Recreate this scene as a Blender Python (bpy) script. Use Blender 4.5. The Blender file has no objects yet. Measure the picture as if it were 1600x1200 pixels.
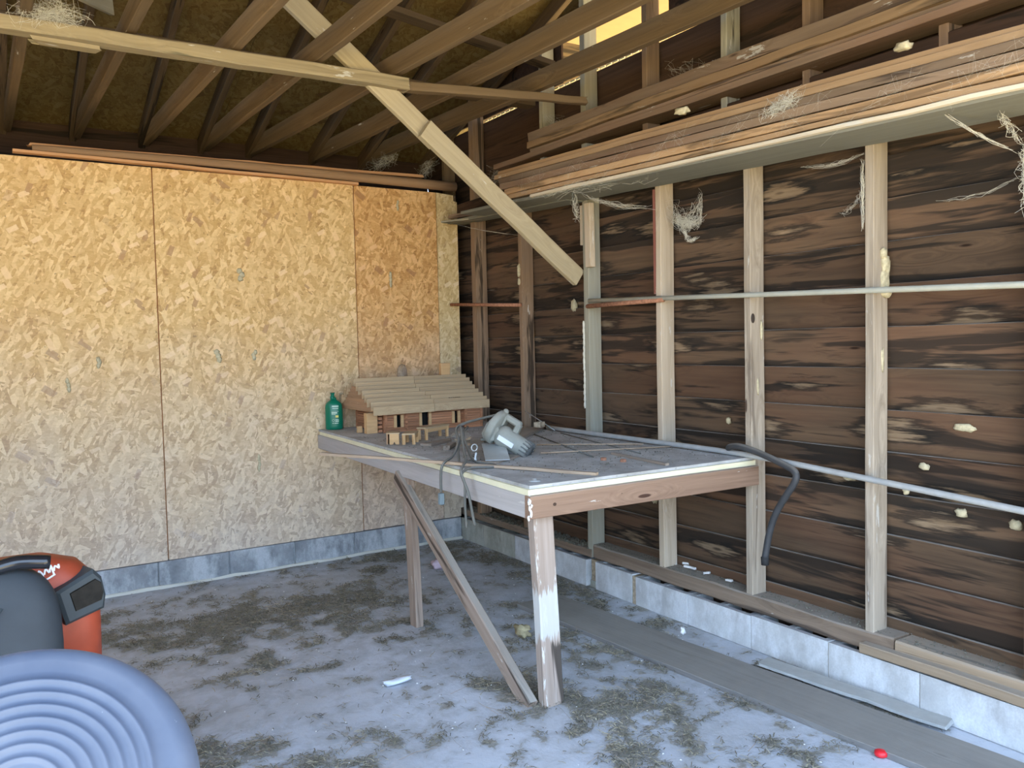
import bpy, bmesh, math, random
from mathutils import Vector, Matrix, noise
SC = bpy.context.scene
C = SC.collection
PI = math.pi
R = random.Random(7)

# ------------------------------------------------------------------ camera, sky, sun, exposure
def make_camera():
    yaw, pitch, roll = 0.5679, -0.0504, -0.0221
    fw = Vector((math.sin(yaw)*math.cos(pitch), math.cos(yaw)*math.cos(pitch), math.sin(pitch)))
    rt = Vector((math.cos(yaw), -math.sin(yaw), 0)); up = rt.cross(fw)
    r2 = math.cos(roll)*rt + math.sin(roll)*up
    u2 = -math.sin(roll)*rt + math.cos(roll)*up
    cam = bpy.data.cameras.new('camera'); o = bpy.data.objects.new('camera', cam); C.objects.link(o)
    m = Matrix((r2, u2, -fw)).transposed().to_4x4(); m.translation = (-2.8315, -5.1518, 1.3926)
    o.matrix_world = m
    cam.sensor_width = 36; cam.lens = 1292.68/1600*36; cam.clip_start = .02
    SC.camera = o
make_camera()
W = bpy.data.worlds.new('sky'); SC.world = W; W.use_nodes = True
bg = W.node_tree.nodes['Background']; bg.inputs[0].default_value = (.51, .69, .97, 1); bg.inputs[1].default_value = 1.5
sd = bpy.data.lights.new('sun', 'SUN'); sd.energy = 7.0; sd.angle = .01; sd.color = (1, .89, .62)
so = bpy.data.objects.new('sun', sd); C.objects.link(so)
so.rotation_euler = Vector((-.62, .22, -.75)).to_track_quat('-Z', 'Y').to_euler()   # comes from the right front, over the gable
SC.view_settings.view_transform = 'Standard'; SC.view_settings.look = 'None'
SC.view_settings.gamma = 1; SC.view_settings.use_curve_mapping = False
SC.view_settings.exposure = 2.2

# ------------------------------------------------------------------ object helpers
WM = {}
def tag(o, label=None, cat=None, group=None, kind=None):
    if label: o['label'] = label
    if cat: o['category'] = cat
    if group: o['group'] = group
    if kind: o['kind'] = kind
    return o
def empty(name, loc, label=None, cat=None, group=None, kind=None, rz=0):
    o = bpy.data.objects.new(name, None); C.objects.link(o)
    o.empty_display_size = .1
    M = Matrix.Translation(loc) @ Matrix.Rotation(rz, 4, 'Z'); o.matrix_basis = M; WM[o.name] = M
    return tag(o, label, cat, group, kind)
def link(name, me, M=None, parent=None, mat=None, smooth=False):
    o = bpy.data.objects.new(name, me); C.objects.link(o)
    M = M or Matrix()
    o.matrix_basis = M; WM[o.name] = M
    if parent:
        o.parent = parent; o.matrix_parent_inverse = WM[parent.name].inverted()
    if mat and not me.materials: me.materials.append(mat)
    if smooth:
        for p in me.polygons: p.use_smooth = True
    return o
def mesh(verts, faces):
    me = bpy.data.meshes.new('m'); me.from_pydata(verts, [], faces); me.update(); return me
def obj(name, V, F, mat, parent=None, M=None, smooth=False):
    return link(name, mesh(V, F), M, parent, mat, smooth)
def frame(a, b, up=(0, 0, 1)):
    a = Vector(a); b = Vector(b); x = (b-a); L = x.length; x.normalize()
    z = Vector(up)
    if z.cross(x).length < .05: z = Vector((0, 1, 0))
    z = (z - x*z.dot(x)).normalized(); y = z.cross(x)
    m = Matrix((x, y, z)).transposed().to_4x4(); m.translation = a
    return m, L
def board_mesh(L, w, h, jit=.0015, seg=None, ch=None, bow=0, taper=1.0, rag=0):
    ch = ch if ch is not None else min(w, h)*.08
    n = seg or max(1, int(L/.3)); V = []; F = []
    prof = [(-w/2+ch, -h/2), (w/2-ch, -h/2), (w/2, -h/2+ch), (w/2, h/2-ch), (w/2-ch, h/2), (-w/2+ch, h/2), (-w/2, h/2-ch), (-w/2, -h/2+ch)]
    for i in range(n+1):
        t = i/n; s = 1+(taper-1)*t; bo = bow*4*t*(1-t)
        jy, jz = R.uniform(-jit, jit), R.uniform(-jit, jit)
        for (y, z) in prof:
            rx = R.uniform(-rag, rag) if i in (0, n) else 0
            V.append((L*t+rx, y*s+jy+R.uniform(-jit, jit)*.5, z*s+jz+bo+R.uniform(-jit, jit)*.5))
    for i in range(n):
        for k in range(8):
            a = i*8+k; b = i*8+(k+1) % 8; F.append((a, a+8, b+8, b))
    F.append(tuple(range(7, -1, -1)) if False else tuple(range(8))); F.append(tuple(range(n*8+7, n*8-1, -1)))
    return V, F
def board(name, a, b, w, h, mat, parent=None, up=(0, 0, 1), **k):
    M, L = frame(a, b, up); V, F = board_mesh(L, w, h, **k)
    return obj(name, V, F, mat, parent, M)
BOXF = [(0, 3, 2, 1), (4, 5, 6, 7), (0, 1, 5, 4), (1, 2, 6, 5), (2, 3, 7, 6), (3, 0, 4, 7)]
def boxv(x0, x1, y0, y1, z0, z1):
    return [(x0, y0, z0), (x1, y0, z0), (x1, y1, z0), (x0, y1, z0), (x0, y0, z1), (x1, y0, z1), (x1, y1, z1), (x0, y1, z1)]
def boxes(name, L, mat, parent=None, M=None, ch=0):
    bm = bmesh.new()
    for b in L:
        vs = [bm.verts.new(v) for v in boxv(*b)]
        for f in BOXF: bm.faces.new([vs[i] for i in f])
    if ch: bmesh.ops.bevel(bm, geom=bm.edges[:], offset=ch, segments=1, affect='EDGES')
    me = bpy.data.meshes.new('m'); bm.to_mesh(me); bm.free()
    return link(name, me, M, parent, mat)
def box(name, x0, x1, y0, y1, z0, z1, mat, parent=None, ch=0, local=True, **k):
    if local:
        c = Vector(((x0+x1)/2, (y0+y1)/2, (z0+z1)/2)); M = Matrix.Translation(c)
        return boxes(name, [(x0-c.x, x1-c.x, y0-c.y, y1-c.y, z0-c.z, z1-c.z)], mat, parent, M, ch)
    return boxes(name, [(x0, x1, y0, y1, z0, z1)], mat, parent, None, ch)
def smooth_path(P, n=6):
    P = [Vector(p) for p in P]; Q = [P[0]*2-P[1]]+P+[P[-1]*2-P[-2]]; out = []
    for i in range(1, len(Q)-2):
        for k in range(n):
            t = k/n; a, b, c, d = Q[i-1], Q[i], Q[i+1], Q[i+2]
            out.append(.5*((2*b)+(c-a)*t+(2*a-5*b+4*c-d)*t*t+(3*b-a-3*c+d)*t**3))
    out.append(P[-1]); return out
def tube_geo(P, r, n=8, V=None, F=None, r1=None):
    V = [] if V is None else V; F = [] if F is None else F
    base = len(V); P = [Vector(p) for p in P]; m = len(P)
    side = None
    for i, p in enumerate(P):
        d = (P[min(i+1, m-1)]-P[max(i-1, 0)]).normalized()
        if side is None:
            side = d.cross(Vector((0, 0, 1)))
            if side.length < .1: side = d.cross(Vector((1, 0, 0)))
        side = (side - d*side.dot(d)).normalized(); u = side.cross(d)
        rr = r if r1 is None else r+(r1-r)*i/(m-1)
        for k in range(n):
            a = 2*PI*k/n; V.append(tuple(p+side*math.cos(a)*rr+u*math.sin(a)*rr))
    for i in range(m-1):
        for k in range(n):
            a = base+i*n+k; b = base+i*n+(k+1) % n; F.append((a, b, b+n, a+n))
    F.append(tuple(base+k for k in range(n-1, -1, -1))); F.append(tuple(base+(m-1)*n+k for k in range(n)))
    return V, F
def tube(name, P, r, mat, parent=None, n=10, sm=0, r1=None):
    if sm: P = smooth_path(P, sm)
    V, F = tube_geo(P, r, n, r1=r1)
    return obj(name, V, F, mat, parent, None, True)
def lathe(name, prof, mat, parent=None, M=None, n=32, sx=1, sy=1, smooth=True, caps=True):
    V = []; F = []
    for (r, z) in prof:
        for k in range(n):
            a = 2*PI*k/n; V.append((r*math.cos(a)*sx, r*math.sin(a)*sy, z))
    for i in range(len(prof)-1):
        for k in range(n):
            a = i*n+k; b = i*n+(k+1) % n; F.append((a, b, b+n, a+n))
    if caps:
        F.append(tuple(range(n-1, -1, -1))); F.append(tuple((len(prof)-1)*n+k for k in range(n)))
    return obj(name, V, F, mat, parent, M, smooth)
def sgn(v, e): return math.copysign(abs(v)**e, v)
def blob(name, c, s, mat, parent=None, e=1.0, rot=(0, 0, 0), nu=20, nv=12, lump=0, M=None):
    V = []; F = []; ex = e
    for j in range(nv+1):
        ph = -PI/2+PI*j/nv
        for i in range(nu):
            th = 2*PI*i/nu
            x = sgn(math.cos(ph), ex)*sgn(math.cos(th), ex); y = sgn(math.cos(ph), ex)*sgn(math.sin(th), ex); z = sgn(math.sin(ph), ex)
            k = 1
            if lump: k = 1+lump*noise.noise(Vector((x*1.7+c[0]*9, y*1.7+c[1]*9, z*1.7+c[2]*9)))
            V.append((x*s[0]*k, y*s[1]*k, z*s[2]*k))
    for j in range(nv):
        for i in range(nu):
            a = j*nu+i; b = j*nu+(i+1) % nu; F.append((a, b, b+nu, a+nu))
    if M is None:
        from mathutils import Euler
        M = Matrix.Translation(c) @ Euler(rot).to_matrix().to_4x4()
    me = mesh(V, F); bm = bmesh.new(); bm.from_mesh(me); bmesh.ops.remove_doubles(bm, verts=bm.verts[:], dist=1e-5)
    bmesh.ops.dissolve_degenerate(bm, edges=bm.edges[:], dist=1e-6); bm.to_mesh(me); bm.free()
    return link(name, me, M, parent, mat, True)

# ------------------------------------------------------------------ materials
class NT:
    def __init__(s, name, rough=.85, spec=.2):
        s.m = bpy.data.materials.new(name); s.m.use_nodes = True; s.t = s.m.node_tree; s.n = s.t.nodes
        s.b = s.n['Principled BSDF']; s.b.inputs['Roughness'].default_value = rough
        s.b.inputs['Specular IOR Level'].default_value = spec
    def new(s, t, **k):
        n = s.n.new(t)
        for a, v in k.items(): setattr(n, a, v)
        return n
    def put(s, sock, v):
        if hasattr(v, 'is_output'): s.t.links.new(v, sock)
        elif isinstance(v, (tuple, list)) and len(v) == 3 and sock.type == 'RGBA': sock.default_value = (*v, 1)
        else: sock.default_value = v
    def coord(s, rnd=True, which='Object'):
        c = s.new('ShaderNodeTexCoord').outputs[which]
        if rnd:
            oi = s.new('ShaderNodeObjectInfo').outputs['Random']
            v = s.new('ShaderNodeCombineXYZ'); 
            for i, k in enumerate((31., 57., 43.)): s.put(v.inputs[i], s.math('MULTIPLY', oi, k))
            a = s.new('ShaderNodeVectorMath', operation='ADD'); s.put(a.inputs[0], c); s.put(a.inputs[1], v.outputs[0]); c = a.outputs[0]
        return c
    def rand(s): return s.new('ShaderNodeObjectInfo').outputs['Random']
    def map(s, c, scale=(1, 1, 1), rot=(0, 0, 0), loc=(0, 0, 0)):
        m = s.new('ShaderNodeMapping'); s.put(m.inputs[0], c); m.inputs['Scale'].default_value = scale
        m.inputs['Rotation'].default_value = rot; m.inputs['Location'].default_value = loc; return m.outputs[0]
    def noise(s, c, scale=1, detail=4, rough=.5, dist=0, out='Fac'):
        n = s.new('ShaderNodeTexNoise'); s.put(n.inputs['Vector'], c); n.inputs['Scale'].default_value = scale
        n.inputs['Detail'].default_value = detail; n.inputs['Roughness'].default_value = rough; n.inputs['Distortion'].default_value = dist
        return n.outputs[out]
    def vor(s, c, scale=1, out='Distance', feature='F1', rnd=1):
        n = s.new('ShaderNodeTexVoronoi'); n.feature = feature; s.put(n.inputs['Vector'], c); n.inputs['Scale'].default_value = scale
        n.inputs['Randomness'].default_value = rnd; return n.outputs[out]
    def math(s, op, a, b=0., c=None, clamp=False):
        n = s.new('ShaderNodeMath', operation=op); n.use_clamp = clamp; s.put(n.inputs[0], a); s.put(n.inputs[1], b)
        if c is not None: s.put(n.inputs[2], c)
        return n.outputs[0]
    def ramp(s, f, lo, hi, a=0., b=1.):
        n = s.new('ShaderNodeMapRange'); s.put(n.inputs[0], f); s.put(n.inputs[1], lo); s.put(n.inputs[2], hi); s.put(n.inputs[3], a); s.put(n.inputs[4], b)
        n.clamp = True; return n.outputs[0]
    def mix(s, f, a, b, blend='MIX'):
        n = s.new('ShaderNodeMix'); n.data_type = 'RGBA'; n.blend_type = blend; s.put(n.inputs[0], f); s.put(n.inputs[6], a); s.put(n.inputs[7], b)
        return n.outputs[2]
    def sep(s, c, i):
        n = s.new('ShaderNodeSeparateXYZ'); s.put(n.inputs[0], c); return n.outputs[i]
    def vadd(s, a, b, k=1.):
        n = s.new('ShaderNodeVectorMath', operation='MULTIPLY_ADD'); s.put(n.inputs[0], b); s.put(n.inputs[1], (k, k, k)); s.put(n.inputs[2], a); return n.outputs[0]
    def color(s, c): s.put(s.b.inputs['Base Color'], c)
    def bump(s, h, k=.3, d=.002):
        n = s.new('ShaderNodeBump'); n.inputs['Strength'].default_value = k; n.inputs['Distance'].default_value = d
        s.put(n.inputs['Height'], h); s.t.links.new(n.outputs[0], s.b.inputs['Normal'])
    def dusty(s, col, dust, k=.8, sc=9):
        g = s.new('ShaderNodeNewGeometry').outputs['Normal']; z = s.sep(g, 2)
        f = s.math('MULTIPLY', s.ramp(z, .35, .9), s.ramp(s.noise(s.coord(True), sc, 5, .6), .3, .6, k*.6, k))
        return s.mix(f, col, dust)
def plain(name, col, rough=.6, spec=.3, metal=0, var=.0, sc=12, dust=0):
    m = NT(name, rough, spec); c = col
    if var: c = m.mix(m.ramp(m.noise(m.coord(), sc, 5, .6), .3, .7), tuple(v*(1-var) for v in col), tuple(min(1, v*(1+var)) for v in col))
    if dust: c = m.dusty(c, (.36, .33, .28), dust)
    m.color(c); m.b.inputs['Metallic'].default_value = metal
    return m.m
def wood(name, light, dark, stain=0., stain_col=(.02, .016, .012), knots=.35, dust=0., white=0., red=0., grain=70, contrast=1., vary=.25, patch=None, bands=()):
    """boards run along their local x"""
    m = NT(name, .85, .15); c = m.coord(); c0 = m.coord(False)
    wob = m.noise(m.map(c, (1.5, 6, 6)), 1, 3, .5, out='Color')
    cw = m.vadd(c, wob, .03)
    kn = m.vor(m.map(c, (1.6, 7, 7)), 1)                       # knots, far apart
    ck = m.vadd(cw, m.ramp(kn, 0, .35, .09, 0), 1.)
    g1 = m.noise(m.map(ck, (2.2, grain, grain)), 1, 5, .6)
    g2 = m.noise(m.map(ck, (.8, grain*.3, grain*.3)), 1, 3, .5)
    g = m.math('ADD', m.math('MULTIPLY', g1, .6), m.math('MULTIPLY', g2, .4))
    col = m.mix(m.ramp(g, .5-.16/contrast, .5+.16/contrast), dark, light)
    big = m.noise(m.map(c, (1.1, 5, 5)), 1, 3, .5)
    col = m.mix(m.ramp(big, .35, .7, 0, .5), col, m.mix(.5, dark, light))
    if red: col = m.mix(m.math('MULTIPLY', m.ramp(m.noise(m.map(c, (.9, 4, 4), loc=(3, 1, 7))), .45, .6), red), col, (.26, .09, .045), 'MIX')
    if patch:
        halo = m.vor(m.map(cw, (1.7, 6.5, 6.5), loc=(.3, .2, .7)), 1)
        hn = m.noise(m.map(cw, (3.5, 42, 42)), 1, 5, .65)
        h = m.math('ADD', halo, m.math('MULTIPLY', m.math('SUBTRACT', hn, .25), .75))
        pt = m.mix(m.ramp(m.noise(m.map(c, (3, 90, 90)), 1, 4, .6), .35, .65), (patch[0]*.62, patch[1]*.58, patch[2]*.55), patch)
        col = m.mix(m.ramp(h, .44, .52, .7, 0), col, stain_col)
    if stain:
        sn = m.noise(m.map(cw, (1.1, 15, 15), loc=(5, 2, 1)), 1, 4, .6, .5)
        th = m.math('MULTIPLY_ADD', m.math('FRACT', m.math('MULTIPLY', m.rand(), 17.3)), .14, .56-.14*stain)
        if patch:                     # black water stains that follow the laps
            lap = m.math('SUBTRACT', m.math('MULTIPLY', m.sep(c0, 2), -1), m.math('MULTIPLY', m.noise(m.map(cw, (2.5, 20, 20)), 1, 4, .6), .09))
            col = m.mix(m.ramp(lap, .012, .035, 0, .7), col, stain_col)
        col = m.mix(m.math('MULTIPLY', m.ramp(m.math('SUBTRACT', sn, th), 0, .07), .8), col, stain_col)
        if patch: col = m.mix(m.math('MULTIPLY', m.ramp(h, .40, .30), .85), col, pt)
        if patch: col = m.mix(m.ramp(halo, .045, .075, .8, 0), col, (.035, .025, .018))
    if knots:
        col = m.mix(m.ramp(kn, .025, .06, knots*2.2, 0), col, (dark[0]*.35, dark[1]*.3, dark[2]*.3))
    if white:
        wn = m.noise(m.map(c, (4, 22, 22), loc=(1, 9, 4)), 1, 5, .65)
        col = m.mix(m.ramp(wn, .68-.12*white, .7-.1*white, 0, .8), col, (.62, .6, .54))
    for (x0, x1, y0, bc) in bands:
        bx = m.math('ADD', m.sep(c0, 0), m.math('MULTIPLY', m.math('SUBTRACT', m.noise(m.map(c, (6, 60, 60)), 1, 4, .7), .5), .16))
        f_ = m.math('MULTIPLY', m.ramp(bx, x0-.008, x0+.008), m.ramp(bx, x1+.008, x1-.008))
        if y0 is not None: f_ = m.math('MULTIPLY', f_, m.ramp(m.math('ADD', m.sep(c0, 1), m.math('MULTIPLY', m.sep(c0, 0), .12)), y0-.004, y0+.004))
        col = m.mix(m.math('MULTIPLY', f_, .85), col, bc)
    r = m.rand()
    col = m.mix(1., col, m.mix(r, (1-vary,)*3, (1+vary, 1+vary*.9, 1+vary*.8)), 'MULTIPLY')
    if dust: col = m.dusty(col, (.35, .325, .285), dust)
    m.color(col); m.bump(g, .5, .003)
    return m.m
def osb(name, tint=(1, 1, 1), dim=1., contrast=1., dirt=True):
    m = NT(name, .75, .2); c = m.coord()
    wob = m.noise(c, 7, 2, .5, out='Color'); c2 = m.vadd(c, wob, .022)
    val = None
    for i, (ang, sc) in enumerate([(.15, 1.5), (1.35, .9), (2.25, 1.3), (.8, .8), (2.85, 1.15), (1.8, .95), (1.1, 1.6)]):
        v = m.new('ShaderNodeTexVoronoi'); v.feature = 'F1'
        rot = m.map(m.map(c2, (1, 1, 1), (0, ang, 0), (i*3.1, i*.7, i*1.7)), (13*sc, 8, 40*sc))
        m.put(v.inputs['Vector'], rot); v.inputs['Scale'].default_value = 1
        cr = m.sep(v.outputs['Color'], 0); on = m.ramp(m.math('SUBTRACT', m.sep(v.outputs['Color'], 1), m.math('MULTIPLY', v.outputs['Distance'], .35)), .48, .50)
        if val is None: val = cr
        else:
            n = m.new('ShaderNodeMix'); m.put(n.inputs[0], on); m.put(n.inputs[2], val); m.put(n.inputs[3], cr); val = n.outputs[0]
    fine = m.noise(m.map(c2, (38, 38, 90), (0, .6, 0)), 1, 6, .75)
    val = m.math('ADD', m.math('MULTIPLY', val, .75), m.math('MULTIPLY', m.math('SUBTRACT', fine, .36), 1.0))
    k = contrast
    lo = m.mix(m.ramp(val, -.05, .25), (.62-.30*k, .43-.25*k, .20-.12*k), (.67-.06*k, .48-.065*k, .225-.045*k))
    col = m.mix(m.ramp(val, .3, 1.0), lo, (.70+.22*k, .52+.21*k, .25+.16*k))
    col = m.mix(m.ramp(m.noise(c, 55, 2, .5), .70, .74, 0, .6), col, (.20, .12, .06))
    for (ang, sc, cc, th) in ((1.2, 1., (.44, .27, .15), .98), (.5, 1.1, (.92, .74, .48), .95), (2.5, .8, (.40, .25, .14), .985), (2.0, .9, (.90, .70, .42), .96)):
        v = m.new('ShaderNodeTexVoronoi'); v.feature = 'F1'; v.distance = 'CHEBYCHEV'
        m.put(v.inputs['Vector'], m.map(m.map(c, (1, 1, 1), (0, ang, 0), (th*30, 2, th*17)), (13*sc, 8, 27*sc))); v.inputs['Scale'].default_value = 1
        hit = m.math('MULTIPLY', m.ramp(m.sep(v.outputs['Color'], 0), th-.01, th), m.ramp(v.outputs['Distance'], .42, .36))
        col = m.mix(m.math('MULTIPLY', hit, .75), col, cc)
    big = m.noise(c, 1.3, 3, .5)
    col = m.mix(m.ramp(big, .35, .65, 0, .35), col, m.mix(.5, col, (.62, .40, .19)))
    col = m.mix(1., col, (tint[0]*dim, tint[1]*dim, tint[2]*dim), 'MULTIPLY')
    if dirt:                      # grey dust plus skylight tone painted in towards the sheet bottoms
        g = m.new('ShaderNodeNewGeometry').outputs['Position']; z = m.math('ADD', m.sep(g, 2), m.math('MULTIPLY', m.noise(g, 3, 4, .6), .9))
        col = m.mix(m.ramp(z, .5, 2.1, .75, 0), col, m.mix(m.ramp(val, .1, .9), (.46, .39, .34), (.74, .67, .58)))
    m.color(col); m.bump(val, .5, .002)
    return m.m
def block_mat(name, base, stain, paint=None):
    m = NT(name, .9, .15); c = m.coord()
    n1 = m.noise(c, 7, 6, .65); n2 = m.noise(c, 130, 3, .5)
    col = m.mix(m.ramp(n1, .35, .65), stain, base)
    if paint:
        pn = m.noise(m.map(c, (6, 6, 3), loc=(4, 4, 4)), 1, 6, .7)
        col = m.mix(m.ramp(pn, .45, .6, 0, .85), col, paint)
    col = m.mix(m.ramp(n2, .3, .7, 0, .25), col, tuple(v*.6 for v in base))
    m.color(m.dusty(col, (.30, .30, .31), .8)); m.bump(n2, .5, .003)
    return m.m
def floor_mat():
    m = NT('dusty_concrete', .7, .3); c = m.coord(False)
    at = m.new('ShaderNodeAttribute'); at.attribute_name = 'dirt'; at.attribute_type = 'GEOMETRY'; d = at.outputs['Fac']
    big = m.noise(c, .9, 6, .6); mid = m.noise(m.map(c, (1, 1, 1), loc=(7, 3, 0)), 13, 7, .72, .4); fine = m.noise(c, 60, 5, .6)
    col = m.mix(m.ramp(big, .35, .65), (.43, .455, .50), (.55, .58, .635))
    smear = m.noise(m.map(c, (1, 1, 1), loc=(2, 8, 0)), 2.6, 6, .6)
    col = m.mix(m.ramp(smear, .5, .62, 0, .35), col, (.38, .375, .365))
    f = m.math('ADD', d, m.math('MULTIPLY', m.math('SUBTRACT', mid, .5), 1.5))
    dirt = m.mix(m.ramp(fine, .3, .7), (.20, .185, .15), (.36, .34, .30))
    film = m.mix(.62, (.285, .285, .285), col)
    fy = m.math('ADD', f, m.ramp(m.sep(c, 1), -3.4, -1.8, 0, .16))
    col = m.mix(m.ramp(fy, .34, .58), col, film)
    col = m.mix(m.ramp(f, .54, .62, 0, .85), col, dirt)
    m.color(col); m.bump(m.math('ADD', mid, m.math('MULTIPLY', fine, .4)), .5, .008)
    return m.m
def dirtf(x, y):
    n_ = .7*noise.noise(Vector((x*1.5, y*1.5, 1.3)))+.6*noise.noise(Vector((x*4.2, y*4.2, 4.1)))+.6*noise.noise(Vector((x*9, y*9, 7)))+.5*noise.noise(Vector((x*20, y*20, 2)))
    t = min(1, max(0, (y+3.3)/1.7))            # dirtier towards the back
    return .5+n_*.58-.055+.085*t

M = {}
M['osb'] = osb('osb_pale', (1.03, .95, .86), contrast=.9)
M['osb_red'] = osb('osb_reddish', (1, .80, .64), .92, 1.1)
M['osb_grey'] = osb('osb_greyed', (.92, .96, 1.0), 1.0, .75)
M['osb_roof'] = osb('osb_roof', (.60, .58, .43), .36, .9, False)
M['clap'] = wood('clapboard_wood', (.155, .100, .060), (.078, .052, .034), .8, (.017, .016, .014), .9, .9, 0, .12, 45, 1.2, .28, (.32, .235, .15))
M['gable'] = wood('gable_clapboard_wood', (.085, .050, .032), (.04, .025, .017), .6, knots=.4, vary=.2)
M['stud_grey'] = wood('stud_grey_wood', (.54, .46, .36), (.31, .255, .19), .2, (.20, .16, .12), .8, 0, .35, 0, 45, 1.3, .08)
M['stud_pale'] = wood('stud_pale_wood', (.64, .54, .41), (.42, .33, .23), .15, (.26, .2, .14), .7, 0, .35, 0, 45, 1.1, .08)
M['stud_brown'] = wood('stud_brown_wood', (.34, .235, .15), (.19, .125, .08), .25, knots=.5, white=.1, vary=.12)
M['stud_green'] = wood('stud_greenish_wood', (.42, .41, .33), (.29, .27, .205), .1, knots=.4, white=.2, vary=.1)
M['chord'] = wood('joist_wood', (.215, .15, .085), (.125, .087, .05), 0, knots=.5, white=.02, vary=.2)
M['rafter'] = wood('rafter_wood', (.16, .11, .06), (.09, .06, .035), .3, knots=.4, vary=.2)
M['tie'] = wood('tie_board_wood', (.43, .35, .21), (.26, .205, .12), .15, (.12, .11, .07), .4, .2, .35, 0, 60, 1, .05)
M['brace'] = wood('brace_wood', (.52, .44, .29), (.34, .28, .18), 0, (.16, .12, .06), .5, .1, .15, 0, 60, .9, .06)
M['plank'] = wood('stored_plank_wood', (.48, .33, .19), (.33, .215, .12), .15, (.11, .08, .05), .4, .35, .2, .1, 50, 1, .28)
M['plank_dark'] = wood('stored_dark_plank_wood', (.31, .225, .155), (.19, .135, .09), .3, (.07, .05, .04), .4, .5, .2, .2, 50, 1, .2)
M['plank_orange'] = wood('orange_trim_wood', (.55, .37, .21), (.40, .25, .13), .12, (.15, .1, .06), .2, .2, 0, 0, 50, .9, .1)
M['trim_orange'] = wood('trim_orange_wood', (.68, .38, .19), (.50, .26, .12), 0, knots=.1, dust=0, vary=.04)
M['trim_brown'] = wood('trim_brown_wood', (.42, .26, .14), (.26, .16, .09), .2, knots=.1, vary=.05)
M['shelf'] = wood('grey_shelf_wood', (.24, .24, .20), (.18, .175, .145), .0, knots=.2, vary=.05, contrast=.8)
M['sill'] = wood('sill_wood', (.33, .25, .18), (.19, .135, .095), .25, (.07, .055, .045), .4, .75, .1, 0, 50, 1.1, .12)
M['sill_pale'] = wood('sill_pale_wood', (.42, .32, .22), (.27, .2, .13), .1, knots=.3, dust=.7, vary=.1)
M['apron_grey'] = wood('apron_grey_wood', (.56, .53, .51), (.40, .37, .35), 0, (.14, .12, .11), .4, .6, .35, 0, 50, .9, .05)
M['apron_brown'] = wood('apron_brown_wood', (.34, .225, .155), (.20, .125, .085), 0, knots=1., dust=.6, white=.05, vary=.03)
M['leg'] = wood('bench_leg_wood', (.44, .36, .30), (.28, .21, .165), .05, knots=.4, dust=.4, white=.55, vary=.08)
M['front_leg'] = wood('front_leg_wood', (.46, .38, .32), (.30, .23, .18), .05, knots=.4, dust=.4, white=.5, vary=.02, bands=((.26, .45, None, (.56, .56, .53)), (-.1, .24, .030, (.03, .025, .02)), (-.1, .24, -.028, (.03, .025, .02))[:0] or (-.2, -.15, None, (.1, .1, .1))))
M['leg_brown'] = wood('brace_leg_wood', (.42, .33, .26), (.25, .18, .135), .1, knots=.5, dust=.95, white=.2, vary=.06)
M['dusty_wood'] = wood('dusty_scrap_wood', (.36, .29, .22), (.23, .18, .14), .1, knots=.2, dust=.85, vary=.1)
M['stick'] = wood('thin_stick_wood', (.50, .38, .27), (.34, .25, .17), 0, knots=0, dust=.5, vary=.1)
M['floor_plank'] = wood('floor_plank_wood', (.25, .24, .225), (.17, .16, .15), .3, (.09, .085, .075), .3, dust=.45, vary=.02)
M['toy_log'] = wood('toy_log_wood', (.50, .25, .13), (.32, .14, .07), .1, (.12, .06, .03), .1, .35, 0, 0, 160, 1, .22)
M['toy_roof'] = wood('toy_roof_wood', (.56, .42, .25), (.40, .28, .16), .0, knots=0, dust=.25, vary=.1, grain=160)
M['toy_gable'] = wood('toy_gable_wood', (.46, .29, .17), (.32, .19, .11), .0, knots=0, dust=.2, vary=.14, grain=160)
M['toy_pale'] = wood('toy_pale_wood', (.68, .44, .22), (.52, .32, .15), .0, knots=0, dust=.45, vary=.06, grain=160)
M['seam'] = plain('swollen_sheet_edge', (.34, .15, .06), .9, var=.2)
M['knot'] = plain('dark_knot', (.07, .042, .028), .9, var=.3)
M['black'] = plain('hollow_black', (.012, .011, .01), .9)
def top_mat():
    m = NT('dusty_tabletop', .85, .15); c = m.coord(False)
    n = m.noise(c, 5, 6, .65); f = m.noise(c, 60, 4, .6)
    col = m.mix(m.ramp(n, .35, .65), (.34, .33, .31), (.54, .545, .54))
    col = m.mix(m.ramp(f, .6, .72, 0, .6), col, (.11, .10, .09))
    m.color(col); m.bump(f, .4, .003); return m.m
M['top'] = top_mat()
M['foam_edge'] = plain('pale_yellow_board', (.78, .74, .52), .7, var=.06)
M['floor'] = floor_mat()
M['block_white'] = block_mat('block_painted_white', (.60, .61, .60), (.46, .46, .45), (.74, .76, .77))
M['block_bare'] = block_mat('block_bare', (.44, .44, .37), (.30, .30, .25), (.54, .55, .48))
M['block_back'] = block_mat('block_back', (.36, .38, .39), (.20, .215, .225), (.58, .61, .62))
M['mortar'] = plain('crumbling_mortar', (.40, .32, .22), .95, var=.35, sc=60)
M['ground'] = plain('dry_yard_ground', (.46, .36, .20), .95, var=.2, sc=.8)
M['soffit'] = plain('cream_soffit', (.46, .28, .11), .6, var=.05)
M['vent'] = plain('vent_channel', (.90, .80, .52), .6)
M['conduit'] = plain('grey_conduit', (.38, .39, .38), .5, .4, var=.12, sc=20, dust=.3)
M['conduit_white'] = plain('white_pipe', (.44, .44, .37), .5, .4, var=.08, sc=20)
M['rust'] = plain('rusty_rod', (.36, .17, .10), .9, var=.35, sc=60)
M['hose'] = plain('black_hose', (.045, .047, .05), .55, .4, var=.2, dust=.5)
M['mud'] = plain('dried_mud_nest', (.52, .46, .30), .95, var=.25, sc=60)
M['web'] = plain('cobweb_grey', (.66, .64, .55), .9)
M['straw'] = plain('dry_straw', (.36, .32, .22), .9, var=.4, sc=3)
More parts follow.
